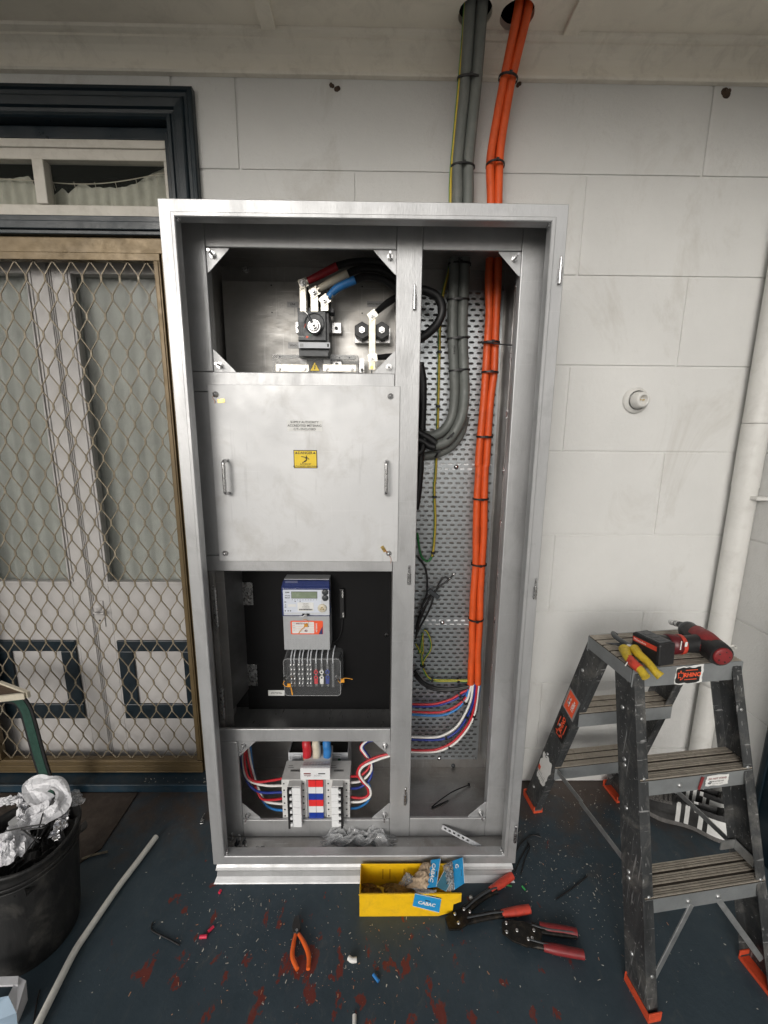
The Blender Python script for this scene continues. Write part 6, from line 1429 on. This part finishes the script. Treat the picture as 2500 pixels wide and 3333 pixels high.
floor_tube('wire_offcut', [c('K',1070,352,z=.003), c('K',1105,360,z=.003)], .0030, M_GYW, 'green wire offcut just behind the upper orange crimper grip', 'offcut')
floor_tube('wire_offcut', [c('K',1170,360,z=.003), c('K',1190,384,z=.003)], .0030, mat('bright_green', (.06,.45,.12), .5), 'brighter green wire offcut right of the upper orange crimper grip', 'offcut')
floor_tube('wire_offcut', [c('K',225,920,z=.005), c('K',258,965,z=.005)], .0045, M_LBLU, 'light blue wire offcut on the floor at the lower centre', 'offcut')
floor_tube('wire_offcut', [c('K',68,815,z=.006), c('K',90,830,z=.007), c('K',118,828,z=.006)], .0065, M_WHT, 'curved white offcut on the floor below the yellow bin', 'offcut')
floor_tube('wire_offcut', [c('L',1438,1215,z=.005), c('L',1490,1212,z=.005)], .0050, mat('pink_red', (.70,.03,.08), .45), 'pinkish red wire offcut lying level, left one of a pair on the floor', 'offcut')
floor_tube('wire_offcut', [c('L',1500,1178,z=.005), c('L',1538,1140,z=.005)], .0042, bpy.data.materials['pink_red'], 'pinkish red wire offcut lying slanted, right one of a pair on the floor', 'offcut')
floor_tube('wire_offcut', [c('L',1578,900,z=.004), c('L',1590,880,z=.004)], .0045, bpy.data.materials['pink_red'], 'tiny red wire offcut at the bottom left corner of the cabinet plinth', 'offcut')
floor_tube('wire_offcut', [c('K',105,1178,z=.005), c('K',104,1260,z=.005)], .0052, M_WHT, 'straight white offcut at the bottom edge of the picture', 'offcut')
b = MB(); q = c('K',845,433,z=.006); b.lathe([(-.006,.002),(-.003,.006),(.002,.0065),(.006,.003)], q, (.3,.2,1), 10); tag(b.build('plug', M_WHT), 'small white plug on the floor between the yellow bin and the crimper', 'plug')
# thin board
b = MB(); slab(b, [V3((-.951,.342,0)), V3((-.948,.110,0)), V3((-1.02,.02,0)), V3((-1.9,.0,0)), V3((-1.9,.342,0))], .0006, .005); tag(b.build('floor_board', mat('brown_board', (.045,.032,.024), .7, 0, .3, 20, .5, 60, None, (.10,.085,.07), .5, 30)), 'thin dirty brown board lying on the floor behind the black tub', 'board')
floor_tube('rope_offcut', [c('L',x,y,z=.006) for x, y in ((590,655),(640,635),(700,618),(775,602))], .0035, mat('rope_brown', (.20,.17,.12), .9, 0, .4, 90, .6, 200), 'short frayed brown rope end on the floor beside the tub', 'rope')
b = MB(); P_ = [c('L',x,y,z=.006) for x, y in ((1440,400),(1465,395),(1455,360),(1475,325),(1445,380),(1470,370))]; b.tube(P_, .0012, 5); tag(b.build('wire_curl', M_ZINC), 'thin curl of bright wire on the floor left of the cabinet', 'wire curl')
# ================================================================== TUB OF RUBBISH
TC0, TC1, THH = V3((-.990,-.136,0)), V3((-.990,-.106,.312)), .312
tub = thing('rubbish_tub', 'black rubber tub full of rubbish at the left edge of the floor', 'tub', tuple(TC0))
b = MB(); n = 48; prof = [(0,.116),(.03,.119),(.12,.121),(.22,.124),(.285,.127),(.300,.1275),(.3005,.133),(.309,.134),(.313,.130),(.309,.124),(.28,.1215),(.10,.115),(.02,.110),(.018,.0005)]
vs = []
for h, r in prof:
    cc0 = TC0.lerp(TC1, h/THH)
    for k in range(n):
        a = 2*math.pi*k/n; rr2 = r*(1+.015*math.sin(2*a+1)*(h/.3)+.006*math.sin(5*a)*(h/.3)); vs.append((cc0.x+rr2*math.cos(a), cc0.y+rr2*math.sin(a), h+.004*(h/.3)*math.sin(3*a)))
b.add(vs, [(i*n+k, i*n+(k+1) % n, (i+1)*n+(k+1) % n, (i+1)*n+k) for i in range(len(prof)-1) for k in range(n)], 0, True); b.add(vs[:n], [tuple(reversed(range(n)))])
for h in (.262, .275):
    cc0 = TC0.lerp(TC1, h/THH); P_ = [(cc0.x+.1285*math.cos(2*math.pi*k/40), cc0.y+.1285*math.sin(2*math.pi*k/40), h) for k in range(41)]; b.tube(P_, .003, 6, sub=1)
b.build('tub_wall', M_TUB, tub)
def O_(x, y, z): return c('O', x, y, z=z)
b = MB(); v_, f_ = crumple(lambda u, v: V3((-.990+(u-.5)*.20, -.110+(v-.5)*.20, .245)), 26, 26, .05, 41, 9); b.add(v_, f_); tag(b.build('dark_rubbish', M_TUB), 'dark crumpled rubbish filling the bottom of the black tub', 'rubbish')
def ribbon(name, pts, w_, m, lab, cat, parent=None, twist=None, th=.0015, group=None, amp=.0025):
    P_ = catmull(pts, 7); b = MB(); vs = []; n = 7; r = random.Random(len(pts)*7+int(w_*1e4))
    ph = r.uniform(0, 6)
    for i, p in enumerate(P_):
        d = (P_[min(i+1, len(P_)-1)]-P_[max(i-1, 0)]).normalized(); t = i/(len(P_)-1)
        side = d.cross(V3((.62,-.52,.58))+V3(twist(t))*.35 if twist else V3((.6,-.5,.6))).normalized(); nn = d.cross(side)
        for k in range(n):
            s = (k/(n-1)-.5); vs.append(p+side*(w_*(s+.06*math.sin(t*31+k))*(1+.12*math.sin(t*17+ph)))+nn*(amp*math.sin(s*9+ph+t*11)+amp*.8*math.sin(t*23+s*4)+r.uniform(-1, 1)*(.0009 if amp < .0026 else amp*.6))+d*r.uniform(-.003, .003))
    b.add(vs, [t3 for i in range(len(P_)-1) for k in range(n-1) for t3 in (((i*n+k, i*n+k+1, (i+1)*n+k+1), (i*n+k, (i+1)*n+k+1, (i+1)*n+k)) if (i+k) % 2 else ((i*n+k, i*n+k+1, (i+1)*n+k), (i*n+k+1, (i+1)*n+k+1, (i+1)*n+k)))], 0, False)
    o = b.build(name, m, parent); sm = o.modifiers.new('thick', 'SOLIDIFY'); sm.thickness = th
    if lab: tag(o, lab, cat, group)
    return o
ribbon('plastic_wrap', [O_(450,1010,.335), O_(640,930,.345), O_(800,840,.355), O_(905,700,.365), O_(905,560,.375), O_(800,440,.385), O_(640,440,.385), O_(470,450,.380), O_(410,500,.372), O_(520,640,.355), O_(690,740,.345)], .040, M_BAGW, 'looped white plastic strip standing highest out of the tub', 'plastic strip', twist=lambda t: (.5-.9*t, -.3, .8))
ribbon('plastic_wrap', [O_(700,800,.345), O_(560,860,.340), O_(420,1000,.33), O_(250,1160,.33), O_(60,1280,.33), O_(-200,1400,.33)], .050, M_BAGW, 'broad white plastic strip crossing the tub under the black ties', 'plastic strip', twist=lambda t: (.2, -.8, .6))
ribbon('plastic_wrap', [O_(450,1180,.325), O_(330,1290,.328), O_(230,1370,.33), O_(120,1440,.33), O_(0,1460,.33), O_(-120,1420,.33)], .050, M_BAGW, 'crumpled white bag nearest the front rim of the tub', 'plastic bag', twist=lambda t: (.1, -.8, .7), amp=.006)
ribbon('foil_wrap', [O_(930,830,.335), O_(905,950,.330), O_(850,1080,.325), O_(770,1240,.318)], .030, M_FOIL, 'shiny foil strip inside the right rim of the tub', 'foil', twist=lambda t: (.9, -.3, .3), amp=.004)
ribbon('plastic_wrap', [O_(230,640,.350), O_(330,700,.348), O_(330,820,.335), O_(350,960,.325)], .028, M_BAGW, 'short crumpled white strip at the back of the tub', 'plastic strip', twist=lambda t: (.9, .3, .2), amp=.006)
ribbon('plastic_wrap', [O_(-60,740,.345), O_(60,700,.350), O_(160,680,.350), O_(230,690,.345)], .022, M_BAGW, 'narrow white plastic strip at the back left of the tub', 'plastic strip', twist=lambda t: (.1, -.5, .8))
b = MB(); P_ = [O_(110,980,.335), O_(220,870,.340), O_(300,1020,.330), O_(160,1090,.328)]; slab(b, P_, .322, .330); tag(b.build('cardboard_piece', mat('card_grey', (.40,.40,.40), .7)), 'small square grey card piece in the tub', 'card piece')
for i, pts in enumerate((((80,1130),(300,1085),(560,1040),(640,1035)),((300,1110),(480,1095),(640,1075),(700,1020)),((620,870),(590,980),(545,1150),(515,1250)),((330,1110),(430,1190),(520,1260),(560,1290)),((520,1240),(440,1330),(350,1470),(330,1500)),((530,1260),(600,1180),(660,1080),(690,1040)))):
    b = MB(); b.tube([O_(x, y, .352-.001*i) for x, y in pts], .0021, 6)
    tag(b.build('cable_tie', M_BLK), 'black cable tie lying across the white plastic in the tub', 'cable tie', 'black cable ties in the tub')
ribbon('clear_film', [O_(1010,700,.335), O_(1060,620,.345), O_(1110,680,.338), O_(1120,750,.330)], .035, M_CLEARW, 'clear film flap over the right rim of the tub', 'film', twist=lambda t: (.3, .6, .6), amp=.003)
# ================================================================== STOOL WITH GREEN STRAP (left edge)
gs = thing('garden_stool', 'weathered wooden stool with a bent green strap leg at the left edge behind the tub', 'stool', (-1.38, .22, 0))
gx = [c('S',x,y,y=.25) for x, y in ((-60,1350),(60,1352),(130,1372),(185,1440),(225,1560),(290,1800),(350,1990))]
gx.append(V3((gx[-1].x+.02, .25, .0)))
for wd, m_, nm, yo in ((.050, M_BLK, 'leg_edging', .0015), (.032, M_GSTRAP, 'leg', 0)):
    P_ = catmull([p+V3((0,yo,0)) for p in gx], 6); b = MB(); vs = []
    for i, p in enumerate(P_):
        d = (P_[min(i+1, len(P_)-1)]-P_[max(i-1, 0)]).normalized(); s = d.cross(Y_).normalized(); 
        for a, y_ in ((-1,0),(1,0),(1,.006),(-1,.006)): vs.append(p+s*(a*wd/2)+V3((0,y_,0)))
    b.add(vs, [(4*i+k, 4*i+(k+1) % 4, 4*i+4+(k+1) % 4, 4*i+4+k) for i in range(len(P_)-1) for k in range(4)]); b.build(nm, m_, gs)
b = MB(); a1, a2, a3 = c('S',0,1240,z=.556), c('S',200,1322,z=.556), c('S',0,1345,z=.556); a0 = a1+V3((-.35,.02,0)); a3 = a3+(a3-a2)*1.6
slab(b, [a0, a1, a2, a3], .540, .556); b.build('seat', M_WOOD, gs, bevel=.002)
b = MB(); b.bar(V3((a1.x,a1.y,.552)), V3((a2.x+.01,a2.y,.552)), .010, .022, (0,0,1)); b.bar(V3((a2.x,a2.y-.006,.552)), V3((a3.x,a3.y-.006,.552)), .008, .022, (0,0,1)); b.build('seat_trim', M_CREAM, gs)
b = MB()
for q in (V3((-1.70,.20,0)), V3((-1.70,.30,0))): b.bar(q, V3((q.x,q.y,.539)), .03, .03, (0,1,0))
b.build('back_leg', M_WOOD, gs)
# ================================================================== CARTON at the bottom left
ct = thing('carton', 'torn white carton with a bluish side at the bottom left corner', 'carton', (-.93, -.36, 0))
LT = lambda x, y, z: c('L', x, y, z=z)
top = [LT(-260,1515,.085), LT(128,1498,.085), LT(120,1745,.085), LT(-260,1720,.085)]
b = MB(); slab(b, [LT(-260,1512,.085), LT(132,1497,.085), LT(128,1560,.085), LT(-260,1570,.085)], .079, .085, 0)
vs = [top[1], LT(188,1530,.075), LT(118,1765,.060), LT(20,1800,.085)]
b.add([V3((top[1].x,top[1].y,.085)), vs[1], vs[2], LT(60,1640,.085), V3((top[1].x-.002,top[1].y,.002)), V3((vs[1].x-.01,vs[1].y+.004,.002)), V3((vs[2].x-.015,vs[2].y+.01,.002))], [(0,1,2,3),(0,4,5,1),(1,5,6,2)], 0)
b.add([LT(60,1640,.085), vs[2], V3((vs[2].x-.015,vs[2].y+.01,.002)), LT(-260,1900,.002), LT(-260,1700,.085)], [(4,3,2,1,0)], 1)
b.build('carton_shell', [M_BAGW, mat('carton_blue', (.30,.40,.50), .6, 0, .1, 8)], ct)
# ================================================================== SHOES behind the ladder
def shoe(T, Hh, w_, lab):
    T, Hh = V3(T), V3(Hh); d = (Hh-T); L_ = d.length; u = d.normalized(); v = Z_.cross(u).normalized()
    t = thing('sneaker', lab, 'sneaker', tuple((T+Hh)/2), 'sneakers behind the stepladder')
    ns, nr_ = 22, 20
    def wid(s): return w_*(.5*math.sin(math.pi*min(1, max(0, .10+s*1.0))**.75)+.12) if False else w_*(.30+.28*math.exp(-((s-.30)/.22)**2)+.16*math.exp(-((s-.86)/.16)**2))*min(1, (s/.06)**.5 if s < .06 else 1)*min(1, ((1-s)/.05)**.5 if s > .95 else 1)
    def hei(s): return (.042+.030*min(1, s/.35)**1.2+(.030*max(0, (s-.40)/.60)))*min(1, (s/.05)**.5 if s < .05 else 1)
    b = MB(); vs = []; ms = []
    for i in range(ns+1):
        s = .005+.99*i/ns; p = T+u*(L_*s); 
        for k in range(nr_+1):
            a = math.pi*k/nr_; rw = wid(s)*(.92 if 0 < k < nr_ else 1.0); x = math.cos(a); z = math.sin(a)**.75
            op = .55 < s < .90 and abs(x) < .55
            h = .018+hei(s)*z
            if op: h = .018+hei(s)*z-.040*(1-(abs(x)/.55)**2)
            vs.append(p+v*(rw*x)+Z_*h)
    mi = []
    for i in range(ns):
        s = (i+.5)/ns
        for k in range(nr_):
            x = math.cos(math.pi*(k+.5)/nr_); m_ = 0
            if s < .42 and abs(x) < .75: m_ = 1
            elif abs(x) > .45 and any(abs(s-q-abs(x)*.05) < .022 for q in (.44,.54,.64)): m_ = 2
            elif s > .78 and abs(x) > .78: m_ = 2
            if .55 < s < .90 and abs(x) < .5: m_ = 0
            b.add([vs[i*(nr_+1)+k], vs[i*(nr_+1)+k+1], vs[(i+1)*(nr_+1)+k+1], vs[(i+1)*(nr_+1)+k]], [(0,1,2,3)], m_, True)
    b.build('upper', [M_SHOEB, M_SHOEK, M_STW], t)
    b = MB(); left = []; right = []
    for i in range(ns+1):
        s = .003+.994*i/ns; p = T+u*(L_*s); left.append(p+v*(wid(s)*1.06)); right.append(p-v*(wid(s)*1.06))
    slab(b, left+right[::-1], .001, .0195); b.build('sole', mat('sole_grey', (.13,.125,.12), .8, 0, .3, 60), t, bevel=.004)
    b = MB()
    for i in range(6):
        s = .32+.045*i; p = T+u*(L_*s); h = .020+hei(s)
        b.tube([p-v*(wid(s)*.55)+Z_*(h*.90), p+Z_*(h+.003), p+u*.006+v*(wid(s)*.55)+Z_*(h*.90)], .0022, 6)
    b.build('laces', M_BLK, t)
    return t
shoe((1.085,.305,0), (1.345,.140,0), .085, 'black and white sneaker nearest the camera, resting under the stepladder steps')
shoe((1.215,.365,0), (1.392,.215,0), .075, 'black and white sneaker farther back against the corner, partly hidden')
# ================================================================== DEBRIS
rd = random.Random(99)
b = MB()
def flake(p, s, m):
    a = rd.uniform(0, 6.28); l = s*rd.uniform(.6, 2.4); w_ = s*rd.uniform(.3, .8); d = V3((math.cos(a), math.sin(a), rd.uniform(-.2, .3))); q = V3((-math.sin(a), math.cos(a), rd.uniform(-.3, .3)))
    z = V3((0,0,.0012)); b.add([p-d*l-q*w_+z, p+d*l-q*w_*.5+z, p+d*l*.7+q*w_+z*1.5, p-d*l*.8+q*w_*.7+z], [(0,1,2,3)], m)
for i in range(1500):
    zone = rd.random()
    if zone < .35: p = V3((rd.gauss(.68, .15), rd.gauss(.02, .13), 0))
    elif zone < .55: p = V3((rd.gauss(-.05, .20), rd.gauss(-.22, .08), 0))
    elif zone < .68: p = V3((rd.gauss(-.38, .10), rd.gauss(-.10, .08), 0))
    elif zone < .78: p = V3((rd.gauss(.90, .09), rd.gauss(.28, .06), 0))
    else: p = V3((rd.uniform(-.9, 1.35), rd.uniform(-.5, .38), 0))
    if -.5 < p.x < .5 and p.y > -.02: continue
    if p.x > RW-.01 or p.y > .395: continue
    flake(p, rd.choice((.0005,.0006,.0008,.0008,.0011,.0014,.0022)), 1 if (zone > .35 and zone < .55 and rd.random() < .6) or rd.random() < .12 else 0)
for i in range(60):
    p = V3((rd.uniform(.14, .46), rd.uniform(.14, .37), FZ)); flake(p, rd.choice((.001,.0015)), 0)
for i in range(26):
    p = V3((rd.uniform(-.95, -.62), rd.uniform(.355, .38), .0405)); flake(p, .0016, 0)
db_ = b.build('debris', [M_BWP, mat('copper_strands', (.55,.30,.18), .4, .6)]); db_['kind'] = 'stuff'; db_['label'] = 'scattered pale shavings and copper strands on the floor'
